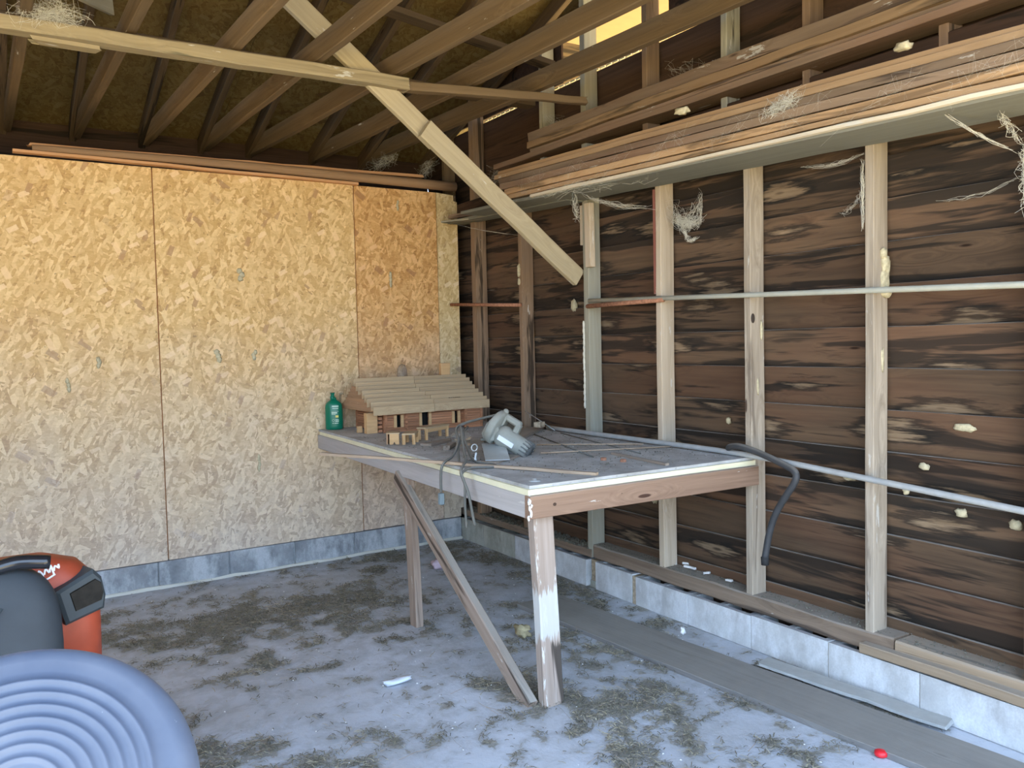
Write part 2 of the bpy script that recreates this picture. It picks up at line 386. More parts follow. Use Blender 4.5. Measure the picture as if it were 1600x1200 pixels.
M['debris'] = plain('dark_debris', (.16, .15, .115), .95, var=.4, sc=5)
M['foam'] = plain('white_foam', (.80, .80, .77), .9)
M['tool'] = plain('dusty_tool_shell', (.27, .28, .245), .7, .3, var=.15, dust=.55)
M['tool_dark'] = plain('dusty_tool_dark', (.12, .125, .12), .7, .3, dust=.5)
M['tool_metal'] = plain('worn_metal', (.52, .54, .53), .45, .5, .5, .1)
M['cord'] = plain('dusty_cord', (.13, .13, .115), .8, .2, var=.2, dust=.5)
M['green'] = plain('green_plastic', (.0, .16, .085), .28, .5)
M['label_ink'] = plain('label_pale_ink', (.55, .72, .55), .5)
M['label_yellow'] = plain('label_yellow', (.75, .62, .15), .5)
M['orange'] = plain('orange_body', (.36, .062, .026), .5, .4, var=.25, sc=5)
M['charcoal'] = plain('charcoal_vinyl', (.036, .043, .050), .6, .3, var=.1)
M['pod'] = plain('dark_grey_plastic', (.045, .055, .060), .55, .3, var=.1)
M['lens'] = plain('smoked_lens', (.015, .013, .010), .6, .2, var=.4, sc=40)
M['gloss'] = plain('gloss_black', (.012, .013, .016), .2, .6)
M['decal'] = plain('white_decal', (.8, .82, .84), .5)
M['rubber'] = plain('black_rubber', (.03, .03, .03), .8)
def bin_mat():
    m = NT('blue_grey_plastic', .42, .4); c = m.coord()
    n = m.noise(c, 5, 5, .6); f = m.noise(c, 60, 3, .6)
    col = m.mix(m.ramp(n, .35, .65), (.085, .105, .15), (.125, .145, .19))
    col = m.mix(m.ramp(f, .74, .78, 0, .6), col, (.4, .42, .46))
    m.color(col); return m.m
M['bin'] = bin_mat()
def glass():
    m = NT('dusty_clear_plastic', .25, .5); m.b.inputs['Transmission Weight'].default_value = .93; m.color((.86, .86, .82)); m.b.inputs['IOR'].default_value = 1.2
    return m.m
M['glass'] = glass()
M['red'] = plain('red_plastic', (.75, .02, .03), .4, .5)
M['paper'] = plain('crumpled_paper', (.62, .66, .72), .8)
M['pink'] = plain('pink_scrap', (.55, .42, .46), .8, var=.15)
M['tan_rag'] = plain('tan_scrap', (.40, .34, .20), .9, var=.3, sc=30)

exec_sections = []
# ------------------------------------------------------------------ setting: ground, floor
def grid(name, x0, x1, y0, y1, z, step, amp, mat, kind='structure'):
    nx = int((x1-x0)/step); ny = int((y1-y0)/step); V = []; F = []
    for j in range(ny+1):
        for i in range(nx+1):
            x = x0+(x1-x0)*i/nx; y = y0+(y1-y0)*j/ny
            V.append((x, y, z+amp*(noise.noise(Vector((x*2.3, y*2.3, 0)))+.5*noise.noise(Vector((x*9, y*9, 3))))))
    for j in range(ny):
        for i in range(nx):
            a = j*(nx+1)+i; F.append((a, a+1, a+nx+2, a+nx+1))
    o = obj(name, V, F, mat); tag(o, kind=kind)
    at = o.data.attributes.new('dirt', 'FLOAT', 'POINT')
    at.data.foreach_set('value', [dirtf(v[0], v[1]) for v in V]); return o
grid('floor', -5.0, .02, -5.2, .1, -.002, .025, .003, M['floor'])
g = box('ground', -40, 40, -40, 40, -.12, -.06, M['ground']); tag(g, kind='structure')
box('floor_slab', -5.0, .02, -5.2, .7, -.06, -.02, M['floor'])['kind'] = 'structure'

# ------------------------------------------------------------------ back wall (OSB sheets over a block curb)
wb = empty('wall_back', (-2.4, 0, 0), 'back wall of strand board sheets above a grey concrete block curb', kind='structure')
box('panel_backing', -4.9, .0, .0075, .0105, .165, 2.43, M['seam'], wb)
def notch_panel(x0, x1, z0, z1, mat, t=.011):
    o = box('osb_panel', x0+.003, x1-.003, 0, .007, z0, z1, mat, wb, ch=.001); return o
notch_panel(-4.9, -4.406, .158, 2.44, M['osb'])
notch_panel(-4.406, -3.186, .158, 2.44, M['osb'])
notch_panel(-3.186, -1.966, .158, 2.44, M['osb'])
notch_panel(-1.966, -.742, .158, 2.44, M['osb'])
notch_panel(-.742, -.135, .160, 2.44, M['osb_red'])
V = [(-.134, 0, .16), (-.03, 0, .16), (-.03, 0, .22), (.055, 0, .22), (.055, 0, .30), (.03, 0, .30), (.03, 0, 2.39), (.012, 0, 2.39), (.012, 0, 2.43), (-.134, 0, 2.44)]
V = [(-.134, 0, .16), (.0, 0, .16), (.0, 0, .22), (.028, 0, .22), (.028, 0, 2.385), (.0, 0, 2.39), (-.002, 0, 2.43), (-.134, 0, 2.44)]
n = len(V); V2 = V+[(x, .011, z) for x, _, z in V]
F = [tuple(range(n)), tuple(range(2*n-1, n-1, -1))]+[(i, i+n, (i+1) % n+n, (i+1) % n) for i in range(n)]
obj('osb_panel', V2, F, M['osb_grey'], wb)
x = 0.0; k = 0
while x > -4.9:
    L = .405; x1 = max(x-L, -4.9)
    box('concrete_block', x1+.003, x-.003, -.004+R.uniform(-.002, .002), .17, 0, .156+R.uniform(-.002, .001), M['block_back'], wb, ch=.003); x = x1
box('mortar_bed', -4.9, .0, .003, .16, .0, .150, M['block_back'], wb)
cr = board('mortar_crust', (-4.9, -.006, .006), (.0, -.006, .006), .016, .018, M['web'], wb, seg=40, jit=.004)
# framing of the back wall, seen above the sheets
for px in [-4.8+.61*i for i in range(8)]:
    if px < -.1: board('stud', (px, .06, .16), (px, .06, 2.40), .038, .089, M['rafter'], wb, up=(0, 1, 0))
board('top_plate', (-4.9, .06, 2.42), (.02, .06, 2.42), .089, .038, M['rafter'], wb)
# outer back wall, in the dark under the eave
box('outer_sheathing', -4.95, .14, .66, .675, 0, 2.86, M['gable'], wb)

# ------------------------------------------------------------------ right wall: clapboards, studs, sill, blocks
wr = empty('wall_right', (.1, -2.2, 0), 'right wall of dark stained clapboards behind bare studs on a block curb', kind='structure')
z = .100; i = 0
YA, YB = .66, -4.95
while z < 2.75:
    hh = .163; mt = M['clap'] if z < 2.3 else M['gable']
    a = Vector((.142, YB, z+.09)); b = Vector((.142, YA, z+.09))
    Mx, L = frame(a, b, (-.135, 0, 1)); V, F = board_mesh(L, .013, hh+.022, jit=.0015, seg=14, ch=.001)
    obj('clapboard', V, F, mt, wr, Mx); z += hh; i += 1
# unseen black sheet added behind the clapboards so no light leaks
box('light_blocker', .168, .18, -4.95, .7, -.02, 2.875, M['black'], wr)
def stud(name, y, z0, z1, mat, x0=.032, w=.038, d=.089, lean=0., **k):
    return board(name, (x0+d/2, y, z0), (x0+d/2, y+lean, z1), w, d, mat, wr, up=(1, 0, 0), ch=.003, **k)
stud('stud', -.205, .2, 3.2, M['stud_brown'], w=.06)
stud('stud', -.785, .2, 2.22, M['stud_brown'], w=.038)
stud('stud', -1.455, .165, 3.35, M['stud_green'], w=.045)
stud('stud', -2.045, .235, 2.3, M['stud_pale'])
stud('stud', -2.615, .235, 2.3, M['stud_grey'])
stud('stud', -3.215, .235, 2.3, M['stud_grey'])
stud('stud', -3.80, .235, 2.3, M['stud_brown'])
stud('stud', -4.40, .235, 2.3, M['stud_brown'])
for y, zt, mt in [(.20, 2.9, 'chord'), (-1.05, 3.2, 'stud_green'), (-1.96, 3.45, 'stud_brown'), (-2.49, 3.6, 'stud_green'), (-2.93, 3.4, 'stud_brown'), (-3.5, 3.3, 'stud_brown')]:
    stud('gable_stud', y, 2.36, zt, M[mt])
board('reddish_strip', (.034, -2.018, 1.62), (.034, -2.018, 2.14), .016, .004, wood('red_strip', (.30, .12, .09), (.2, .08, .06), knots=0, white=.2), wr, up=(1, 0, 0))
# short blocks nailed beside the middle stud
board('nailed_block', (.03, -1.50, 1.80), (.03, -1.50, 2.15), .05, .035, M['stud_pale'], wr, up=(1, 0, 0))
board('nailed_block', (.052, -1.42, 1.93), (.052, -1.42, 2.15), .022, .04, M['stud_pale'], wr, up=(1, 0, 0))
board('top_plate', (.065, .6, 2.33), (.065, -4.9, 2.30), .07, .09, M['gable'], wr)  # plates in dark wood: shade of the plank gap put into the colour
board('top_plate', (.068, -.55, 2.415), (.068, -4.9, 2.385), .07, .08, M['gable'], wr)
# sill plates
board('sill_plate', (.075, .6, .185), (.075, -1.47, .185), .10, .045, M['sill'], wr, jit=.004)
board('sill_plate', (.090, -1.485, .198), (.085, -3.32, .198), .115, .075, M['sill'], wr, jit=.003, seg=14)
board('sill_plate', (.082, -3.33, .198), (.080, -4.9, .195), .115, .070, M['sill_pale'], wr, jit=.003)
board('sill_plate', (.004, -3.205, .180), (.004, -4.9, .180), .045, .036, M['sill_pale'], wr, jit=.003)
# hollow concrete blocks of the curb
def cblock(y0, y1, mat, h=.152, dx=0.):
    L = y0-y1-.004; y0 -= .002; y1 = y0-L; t = .024
    bx = [(dx, dx+t, y1, y0, 0, h), (.165, .19, y1, y0, 0, h)]
    nw = 3 if L > .3 else 2
    for i in range(nw):
        yy = y1+(L-.03)*i/(nw-1); bx.append((dx+t, .165, yy, yy+.03, 0, h-.001))
    c = Vector((.09, (y0+y1)/2, h/2)); bx = [(a-c.x, b-c.x, c1-c.y, d-c.y, e-c.z, f-c.z) for a, b, c1, d, e, f in bx]
    return boxes('concrete_block', bx, mat, wr, Matrix.Translation(c))
ys = [.0, -.31, -.705, -1.10, -1.455]
for a, b in zip(ys, ys[1:]): cblock(a, b, M['block_bare'] if b > -.8 else M['block_white'], .150)
cblock(-1.535, -1.845, M['block_white'], .155, .002)
ys = [-1.875, -2.255, -2.65, -3.05, -3.44, -3.84, -4.24, -4.64, -4.95]
for a, b in zip(ys, ys[1:]): cblock(a, b, M['block_white'], .150+R.uniform(-.002, .002), R.uniform(0, .003))
boxes('mortar_joint', [(.004, .15, -1.873, -1.848, 0, .148)], M['mortar'], wr)
boxes('mortar_joint', [(.035, .15, -1.53, -1.46, .0, .15)], M['mortar'], wr)
for y in (-.31, -.705, -1.10, -2.255, -2.65, -3.05, -3.44, -3.84):
    boxes('mortar_joint', [(.006, .03, y-.004, y+.004, 0, .146)], M['mortar'], wr)
box('footing', .03, .19, -4.95, .6, -.04, .03, M['block_bare'], wr)
# mud dauber nests stuck on the studs and clapboards
for (c, s) in [((.1, -3.235, 1.60), (.026, .010, .04)), ((.100, -3.238, 1.66), (.022, .012, .035)), ((.10, -3.238, 1.555), (.02, .018, .02)), ((.085, -3.24, 1.70), (.015, .012, .02)),
               ((.125, -3.38, .892), (.01, .022, .013)), ((.12, -3.525, .741), (.014, .02, .016)), ((.12, -3.712, .73), (.014, .02, .018)),
               ((.12, -3.067, .812), (.014, .025, .012)), ((.12, -3.311, .79), (.012, .012, .012)), ((.128, -3.53, 1.05), (.012, .04, .014)),
               ((.03, -.778, 1.84), (.012, .012, .04)), ((.03, -.778, 1.77), (.01, .01, .02)), ((.125, -1.22, 1.60), (.014, .022, .035)), ((.12, -1.9, .55), (.012, .02, .022)),
               ((.12, -2.42, 1.00), (.01, .012, .016)), ((.085, -3.236, 1.29), (.008, .003, .045)), ((.075, -2.636, 1.17), (.006, .003, .035)), ((.10, -2.637, 1.42), (.008, .004, .04))]:
    blob('mud_nest', c, s, M['mud'], wr, .8, lump=.5, nu=10, nv=7)
blob('knot', (.045, -2.636, 1.475), (.013, .002, .022), plain('old_knot', (.06, .045, .035), .9), wr, nu=12, nv=6)
board('red_tape', (.138, -3.40, 1.540), (.138, -3.66, 1.548), .03, .003, plain('faded_red_tape', (.33, .10, .085), .8, var=.3, sc=20), wr, up=(1, 0, 0), rag=.004)
# the crusty line down the corner of the middle stud
for i in range(14):
    blob('mud_nest', (.030, -1.432+R.uniform(-.003, .003), 1.03+i*.035), (.007, .008, .022), M['web'], wr, lump=.5, nu=8, nv=5)
for (x, z, sx, sz) in [(-1.645, 1.35, .03, .045), (-1.42, 1.35, .022, .035), (-2.44, 1.21, .018, .045), (-1.49, 1.84, .03, .045), (-.50, 1.83, .018, .06), (-.43, 2.33, .014, .04), (-2.29, 1.33, .02, .035), (-1.42, .68, .014, .06)]:
    for k in range(3):
        blob('mud_nest', (x+R.uniform(-.4, .4)*sx, -.003, z+(k-1)*sz*.5), (sx*.55, .009, sz*.4), M['mud'], wb, lump=.5, nu=10, nv=6)

# vent strip and soffit seen through the open gable
vs = []
y = -.2
while y > -3.2:
    vs.append((.150, .16, y-.042, y, 2.892, 2.903)); vs.append((.150, .16, y-.042, y, 2.909, 2.918)); y -= .055
boxes('vent_strip', vs, M['vent'], wr)
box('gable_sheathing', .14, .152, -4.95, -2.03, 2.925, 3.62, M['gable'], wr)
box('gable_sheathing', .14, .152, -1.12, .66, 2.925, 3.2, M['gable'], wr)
sf = box('gable_soffit', .19, 1.3, -3.4, .6, 3.30, 3.32, M['soffit'])
sf['kind'] = 'structure'

# ------------------------------------------------------------------ roof
cl = empty('ceiling', (-2.4, -2.0, 2.7), 'low pitched roof framing of rafters and ceiling joists under strand board', kind='structure')
S = .33; Y0 = .65; Z0 = 2.70; YR = -2.35
def rz(y): return Z0+S*(Y0-y) if y > YR else Z0+S*(Y0-YR)-S*(YR-y)
chx = [(-3.03, -2.99), (-2.63, -2.60), (-2.262, -2.215), (-1.868, -1.775), (-1.503, -1.405), (-1.19, -.955), (-.745, -.585), (-.372, -.205)]
for xa, xb in chx:                               # xa at y=.5, xb at y=-2.5
    sl = (xb-xa)/-3.0
    f = lambda y: xa+(y-.5)*sl-.018
    zz = 2.775 if xa == -.372 else 2.757
    board('ceiling_joist', (f(.64)+.0, .64, zz), (f(-4.9), -4.9, zz), .040, .10, M['chord'], cl, jit=.003, seg=12)
    rx = xa-.042
    board('rafter', (rx, .70, rz(.70)+.045), (rx, YR, rz(YR)+.045), .038, .095, M['rafter'], cl, jit=.002)
    board('rafter', (rx, YR, rz(YR)+.045), (rx, -4.95, rz(-4.95)+.045), .038, .095, M['rafter'], cl, jit=.002)
for xa in (-3.6, -4.2, -4.8):
    board('ceiling_joist', (xa, .64, 2.755), (xa, -4.9, 2.755), .040, .10, M['chord'], cl)
    board('rafter', (xa-.04, .70, rz(.70)+.045), (xa-.04, YR, rz(YR)+.045), .038, .095, M['rafter'], cl)
    board('rafter', (xa-.04, YR, rz(YR)+.045), (xa-.04, -4.95, rz(-4.95)+.045), .038, .095, M['rafter'], cl)
board('gable_rafter', (.08, .70, rz(.70)+.045), (.08, YR, rz(YR)+.045), .038, .095, M['rafter'], cl)
board('gable_rafter', (.08, YR, rz(YR)+.045), (.08, -4.95, rz(-4.95)+.045), .038, .095, M['rafter'], cl)
board('runner', (-4.9, -.95, 2.825), (.03, -.95, 2.825), .09, .038, M['rafter'], cl)
board('ridge_brace', (-2.2, -1.2, 3.24), (.0, -1.2, 2.98), .09, .03, M['rafter'], cl)
# sheathing sheets, one side then the other
def slope_sheet(x0, x1, ya, yb):
    z0, z1 = rz(ya)+.095, rz(yb)+.095
    c = Vector(((x0+x1)/2, (ya+yb)/2, (z0+z1)/2)); ang = math.atan2(z1-z0, yb-ya); L = math.hypot(yb-ya, z1-z0)
    if yb < ya: ang -= PI
    Mx = Matrix.Translation(c) @ Matrix.Rotation(ang, 4, 'X') @ Matrix.Rotation(-PI/2, 4, 'X')
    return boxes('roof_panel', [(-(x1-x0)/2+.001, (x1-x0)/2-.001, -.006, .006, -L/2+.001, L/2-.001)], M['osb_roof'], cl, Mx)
xs = [-5.05, -3.9, -1.46, 1.3 if False else .25]
for x0, x1 in zip(xs, xs[1:]):
    for ya, yb in ((.95, -.25), (-.25, -1.45), (-1.45, YR), (YR, -3.6), (-3.6, -4.98)):
        slope_sheet(x0, x1, ya, yb)
# shingle layer outside
for ya, yb in ((1.0, YR), (YR, -5.0)):
    Vv = [(-5.1, ya, rz(ya)+.115), (1.32, ya, rz(ya)+.115), (1.32, yb, rz(yb)+.115), (-5.1, yb, rz(yb)+.115)]
    Vv += [(a, b, c+.03) for a, b, c in Vv]
    obj('roof_covering', Vv, [(3, 2, 1, 0), (4, 5, 6, 7), (0, 1, 5, 4), (1, 2, 6, 5), (2, 3, 7, 6), (3, 0, 4, 7)], M['rafter'], cl)
# left side wall, out of the frame
wl = box('wall_left', -5.0, -4.93, -3.0, .7, 0, 2.75, M['osb']); wl['kind'] = 'structure'

# ------------------------------------------------------------------ loose framing: tie boards, diagonal brace
t1 = board('tie_board', (-3.6, -1.33, 2.665), (-1.02, -1.415, 2.662), .075, .056, M['tie'], jit=.0025, seg=16, rag=.006)
tag(t1, 'long rough yellowish tie board nailed under the ceiling joists, upper left', 'board')
t2 = board('tie_board', (-1.07, -1.40, 2.655), (-.06, -1.60, 2.668), .055, .045, M['chord'], jit=.0025, seg=8, rag=.01, taper=.75)
tag(t2, 'shorter darker tie board continuing from the long one to the gable wall', 'board')
t3 = board('wood_scrap', (-2.60, -1.335, 2.63), (-2.38, -1.335, 2.632), .06, .02, M['tie'], rag=.03)
tag(t3, 'torn splinter of wood hanging under the long tie board', 'scrap')
t4 = board('cross_brace', (-2.72, -1.75, 2.78), (-2.28, -1.05, 2.93), .02, .09, M['stud_green'])
tag(t4, 'short greenish diagonal board above the joists, top left corner', 'board')
db = empty('diagonal_brace', (.0, -1.4, 1.8), 'long pale diagonal brace running from the middle stud up into the roof', 'brace')
n1 = Vector((0, -1, 0))
board('lower_board', (.02, -1.405, 1.745), (-.95, -1.45, 2.452), .038, .10, M['brace'], db, up=(1, 0, 1), seg=8, ch=.004)
board('upper_board', (-.86, -1.40, 2.41), (-1.72, -1.35, 3.11), .034, .10, M['brace'], db, up=(1, 0, 1), seg=6, ch=.004)

# ------------------------------------------------------------------ planks stored above the right wall
sh = board('shelf_board', (-.108, -.55, 2.215), (-.108, -4.85, 2.058), .285, .018, M['shelf'], ch=.002)
tag(sh, 'wide grey board carrying the plank stack along the right wall', 'shelf')
def zs(y): return 2.107+.0365*(-3.18-y)*-1+.009      # top of the shelf board
def lay(name, label, xc, w, dz0, dz1, ya, yb, mat, cat='plank', jit=.003, g='planks stacked above the right wall'):
    za = zs(ya)+(dz0+dz1)/2; zb = zs(yb)+(dz0+dz1)/2
    off = R.uniform(-.012, .008); o = board(name, (xc+off, ya, za), (xc+off+R.uniform(-.01, .01), yb, zb), w, abs(dz1-dz0)-.005, mat, seg=16, jit=.0022, ch=.002, rag=.004)
    return tag(o, label, cat, g)
lay('plank', 'thin white-edged board at the bottom of the plank stack', -.135, .262, .0, .020, -1.36, -4.85, M['foam_edge'] if False else wood('white_edge_wood', (.74, .66, .52), (.58, .5, .38), white=.6, knots=0, vary=.02))
lay('plank', 'tan plank lying directly on the white-edged bottom board', -.125, .262, .020, .047, -1.12, -4.85, M['plank'])
lay('plank', 'orange plank in the lower tier, second above the white edge', -.128, .255, .047, .083, -1.09, -4.85, M['plank_orange'])
lay('plank', 'reddish brown plank in the middle of the lower tier', -.115, .25, .083, .122, -1.02, -4.85, M['plank_dark'])
lay('plank', 'brown cobwebbed plank second from the top of the lower tier', -.120, .25, .122, .156, -.99, -4.85, M['plank_dark'])
lay('plank', 'dusty plank with an orange edge on top of the lower tier', -.115, .245, .156, .186, -.93, -4.85, M['plank'])
lay('plank', 'plain tan plank lying loose on the back of the lower tier', -.095, .205, .187, .212, -.93, -4.85, M['plank_orange'])
def lay2(label, xc, w, z0, z1, ya, mat):
    o = board('plank', (xc, ya, (z0+z1)/2+.022), (xc, -4.85, (z0+z1)/2-.022), w, z1-z0-.002, mat, seg=16, jit=.003, ch=.0025, rag=.005)
    return tag(o, label, 'plank', 'planks stacked above the right wall')
lay2('brown plank at the bottom of the upper tier, just over the dark gap', .03, .14, 2.469, 2.501, -.61, M['plank_dark'])
lay2('thin reddish plank recessed in the upper tier', .045, .13, 2.501, 2.522, -1.0, M['plank_dark'])
lay2('bright tan plank in the upper tier', .03, .14, 2.522, 2.563, -1.0, M['plank'])
lay2('rough grey brown plank topmost of the upper tier', .035, .13, 2.563, 2.62, -1.0, M['plank_dark'])
# crumbs of mud and foam lying on the planks
for (p, s, lb) in [((-.235, -2.50, 2.375), (.02, .035, .015), 'pale crumb lying on the lower plank tier near the open gable'), ((-.235, -3.52, 2.335), (.02, .03, .013), 'pale crumb lying on the lower plank tier at the right'),
                   ((-.02, -1.40, 2.50), (.015, .07, .012), 'pale crumbs in a row on the upper plank tier ledge')]:
    o = blob('crumb', p, s, M['mud'], None, .8, lump=.6, nu=12, nv=8); tag(o, lb, 'crumb')
# boards in the corner under the shelf end
o = board('corner_shelf_board', (.0, -.03, 2.236), (-.02, -1.45, 2.178), .13, .022, M['shelf']); tag(o, 'narrow grey board reaching into the corner under the plank stack', 'board')
o = board('corner_stick', (-.085, -.10, 2.262), (.25-.24, -.62, 2.246), .022, .028, M['plank_dark'], rag=.004); tag(o, 'dark stick end poking out over the corner board', 'stick')
o = board('corner_stick', (-.125, -.08, 2.225), (-.02, -.40, 2.215), .05, .012, M['stud_green'], rag=.004); tag(o, 'pale greenish stick under the dark one in the corner', 'stick')
# trim pieces lying on top of the strand board wall
o = board('trim_strip', (-2.65, -.012, 2.461), (-.72, -.014, 2.447), .05, .016, M['trim_orange'], seg=10, jit=.002); tag(o, 'thin orange strip lying lowest on top of the strand board wall', 'trim')
o = tube('trim_rail', [(-2.56, -.012, 2.486), (-1.7, -.015, 2.496), (-1.0, -.02, 2.492), (.0, -.03, 2.484)], .018, M['trim_brown'], n=12, sm=4, r1=.034); tag(o, 'rounded brown rail lying on top of the strand board wall', 'trim')
o = board('trim_strip', (-2.57, .03, 2.508), (-.22, .03, 2.545), .045, .018, M['trim_orange'], seg=12, jit=.003, rag=.02); tag(o, 'ragged orange strip behind the rounded rail above the strand board wall', 'trim')

# ------------------------------------------------------------------ rods and pipes along the right wall
o = tube('conduit_pipe', [(.018, -1.50, 1.613), (.018, -2.6, 1.578), (.018, -3.2, 1.560), (.015, -3.8, 1.542), (.012, -4.8, 1.51)], .0115, M['conduit_white'], n=12); tag(o, 'long whitish pipe running level across the fronts of the studs', 'pipe')
o = tube('steel_rod', [(.016, -1.485, 1.583), (.016, -2.10, 1.587)], .0125, M['rust'], n=8); tag(o, 'short rusty rod just below the start of the whitish pipe', 'rod')
o = tube('steel_rod', [(-.055, .0-.03, 1.665), (.018, -.81, 1.624)], .011, M['rust'], n=8); tag(o, 'rusty rod in the corner crossing the first stud by the strand board', 'rod')
o = tube('conduit_pipe', [(.0, -1.10, .879), (-.01, -1.9, .878), (-.012, -2.62, .874), (.0, -3.2, .842), (.0, -3.8, .806), (.0, -4.7, .75)], .0125, M['conduit'], n=12, sm=4); tag(o, 'long grey pipe lying on the workbench back edge and sticking out right', 'pipe')
hp = smooth_path([(-.012, -2.54, .893), (-.035, -2.575, .905), (-.045, -2.64, .912), (-.045, -2.75, .893), (-.05, -2.87, .862), (-.055, -2.935, .838), (-.058, -2.94, .80), (-.055, -2.89, .73), (-.05, -2.835, .65), (-.05, -2.80, .56), (-.055, -2.778, .44)], 5)
hr = empty('rubber_hose', (-.05, -2.62, .9), 'black rubber hose hooked over the pipe at the right end of the workbench', 'hose')
V, F = tube_geo(hp, .0145, 12); obj('hose', V, F, M['hose'], hr, None, True)
V, F = tube_geo([hp[-1]+Vector((0, 0, .012)), hp[-1]-Vector((0, .002, .022))], .0165, 12); obj('end_cap', V, F, M['rubber'], hr, None, True)

# ------------------------------------------------------------------ workbench
tb = empty('workbench', (-.55, -1.3, 0), 'large dusty wooden workbench built against the right wall and the corner', 'workbench')
def prism(name, poly, z0, z1, mat, parent):
    c = Vector((sum(p[0] for p in poly)/len(poly), sum(p[1] for p in poly)/len(poly), (z0+z1)/2))
    n = len(poly); V = [(x-c.x, y-c.y, z0-c.z) for x, y in poly]+[(x-c.x, y-c.y, z1-c.z) for x, y in poly]
    F = [tuple(range(n-1, -1, -1)), tuple(range(n, 2*n))]+[(i, (i+1) % n, (i+1) % n+n, i+n) for i in range(n)]
    return obj(name, V, F, mat, parent, Matrix.Translation(c))
prism('pale_board', [(-1.165, -2.635), (.027, -2.66), (.027, -.01), (-1.03, -.01)], .826, .848, M['foam_edge'], tb)
prism('tabletop', [(-1.150, -2.62), (.024, -2.645), (.024, -1.72), (-1.105, -1.70)], .848, .860, M['top'], tb)
prism('tabletop', [(-1.103, -1.697), (.024, -1.717), (.024, -.012), (-1.035, -.012)], .848, .860, M['top'], tb)
board('side_apron', (-1.148, -2.622, .783), (-1.022, -.012, .783), .038, .086, M['apron_grey'], tb, seg=12)
board('front_apron', (-1.168, -2.632, .783), (.025, -2.662, .783), .038, .086, M['apron_brown'], tb)
for i_ in range(16):
    blob('splinter', (-1.168+R.uniform(-.003, .004), -2.650+R.uniform(-.004, .010), .742+i_*.0052), (.004, .005, R.uniform(.005, .012)), M['foam'], tb, lump=.6, nu=6, nv=4)
for kx, kz, kr in ((-1.06, .786, .011), (-.74, .790, .012), (-.52, .788, .013), (-.43, .80, .007), (-.29, .784, .014)):
    blob('knot', (kx, -2.6525-.0235*(kx+1.168)/1.193+.0035, kz), (kr, .0045, kr*.8), M['knot'], tb, nu=10, nv=6)
board('back_apron', (.008, -2.63, .79), (.008, -.02, .79), .036, .07, M['apron_grey'], tb)
board('side_apron', (-1.0, -.03, .785), (-.01, -.03, .785), .034, .08, M['apron_grey'], tb)
board('leg', (-1.045, -2.585, -.002), (-1.075, -2.575, .74), .089, .052, M['front_leg'], tb, up=(0, 1, 0), ch=.006, jit=.003)
board('leg', (-1.075, -1.475, -.002), (-1.085, -1.44, .742), .038, .075, M['leg_brown'], tb, up=(0, 1, 0))
board('diagonal_leg', (-1.118, -2.555, -.012), (-1.105, -1.36, .735), .038, .075, M['leg_brown'], tb, ch=.004)
# peeled white paint band and dark rot on the front leg
board('joist', (-1.12, -1.9, .79), (.0, -1.9, .79), .036, .07, M['apron_grey'], tb)
board('joist', (-1.07, -.9, .79), (.0, -.9, .79), .036, .07, M['apron_grey'], tb)

# ------------------------------------------------------------------ toy log cabin
TZ = .8605
cb = empty('toy_log_cabin', (-.48, -.3, TZ), 'toy log cabin of square sticks with a plank roof on the workbench', 'model house')
def stick(name, a, b, w, h, mat, parent=cb, up=(0, 0, 1)): return board(name, a, b, w, h, mat, parent, up=up, jit=.0006, seg=1, ch=.0008)
X0, X1, YF, YBk, H = -.80, -.165, -.535, -.10, .135
nl = 9; lh = H/nl
openings = [(-.735, -.70, 2, 7), (-.565, -.51, 2, 8), (-.335, -.305, 2, 7)]
def log_row(y, xa, xb, k, ops):
    segs = [(xa, xb)]
    for (o0, o1, k0, k1) in ops:
        if k0 <= k < k1:
            ns = []
            for s in segs:
                if s[0] < o0 and s[1] > o1: ns += [(s[0], o0), (o1, s[1])]
                else: ns.append(s)
            segs = ns
    z = TZ+lh*(k+.5)
    for s in segs: stick('log', (s[0], y, z), (s[1], y, z), .014, lh*.93, M['toy_log'])
for k in range(nl):
    log_row(YF, X0-.012, -.27, k, openings)
    log_row(YF-.055, -.285, X1+.012, k, [])
    log_row(YBk, X0-.012, X1+.012, k, [])
    z = TZ+lh*(k+1.0 if k < nl-1 else k+.5)
    for (xx, ya, yb) in ((X0, YF-.012, YBk+.012), (X1, YF-.067, YBk+.012), (-.277, YF-.067, YF+.01), (-.665, YF-.012, YF+.08)):
        stick('log', (xx, ya, z-.001), (xx, yb, z-.001), .014, lh*.9, M['toy_log'])
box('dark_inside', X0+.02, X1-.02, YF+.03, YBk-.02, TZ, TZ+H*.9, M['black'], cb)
for (o0, o1, k0, k1) in openings:
    for xx in (o0-.004, o1+.006):
        box('door_trim', xx-.009, xx+.009, YF-.014, YF-.007, TZ+lh*k0, TZ+lh*k1, M['toy_pale'], cb)
# corner post of light wood, left
box('corner_post', -.905, -.835, -.50, -.455, TZ, TZ+.125, M['toy_pale'], cb, ch=.002)
for k in range(4): box('notch', -.835, -.823, -.51, -.46, TZ+.012+k*.03, TZ+.022+k*.03, M['black'], cb)
for k in range(5): box('log', -.835, -.812, -.515, -.49, TZ+.004+k*.025, TZ+.022+k*.025, M['toy_log'], cb)
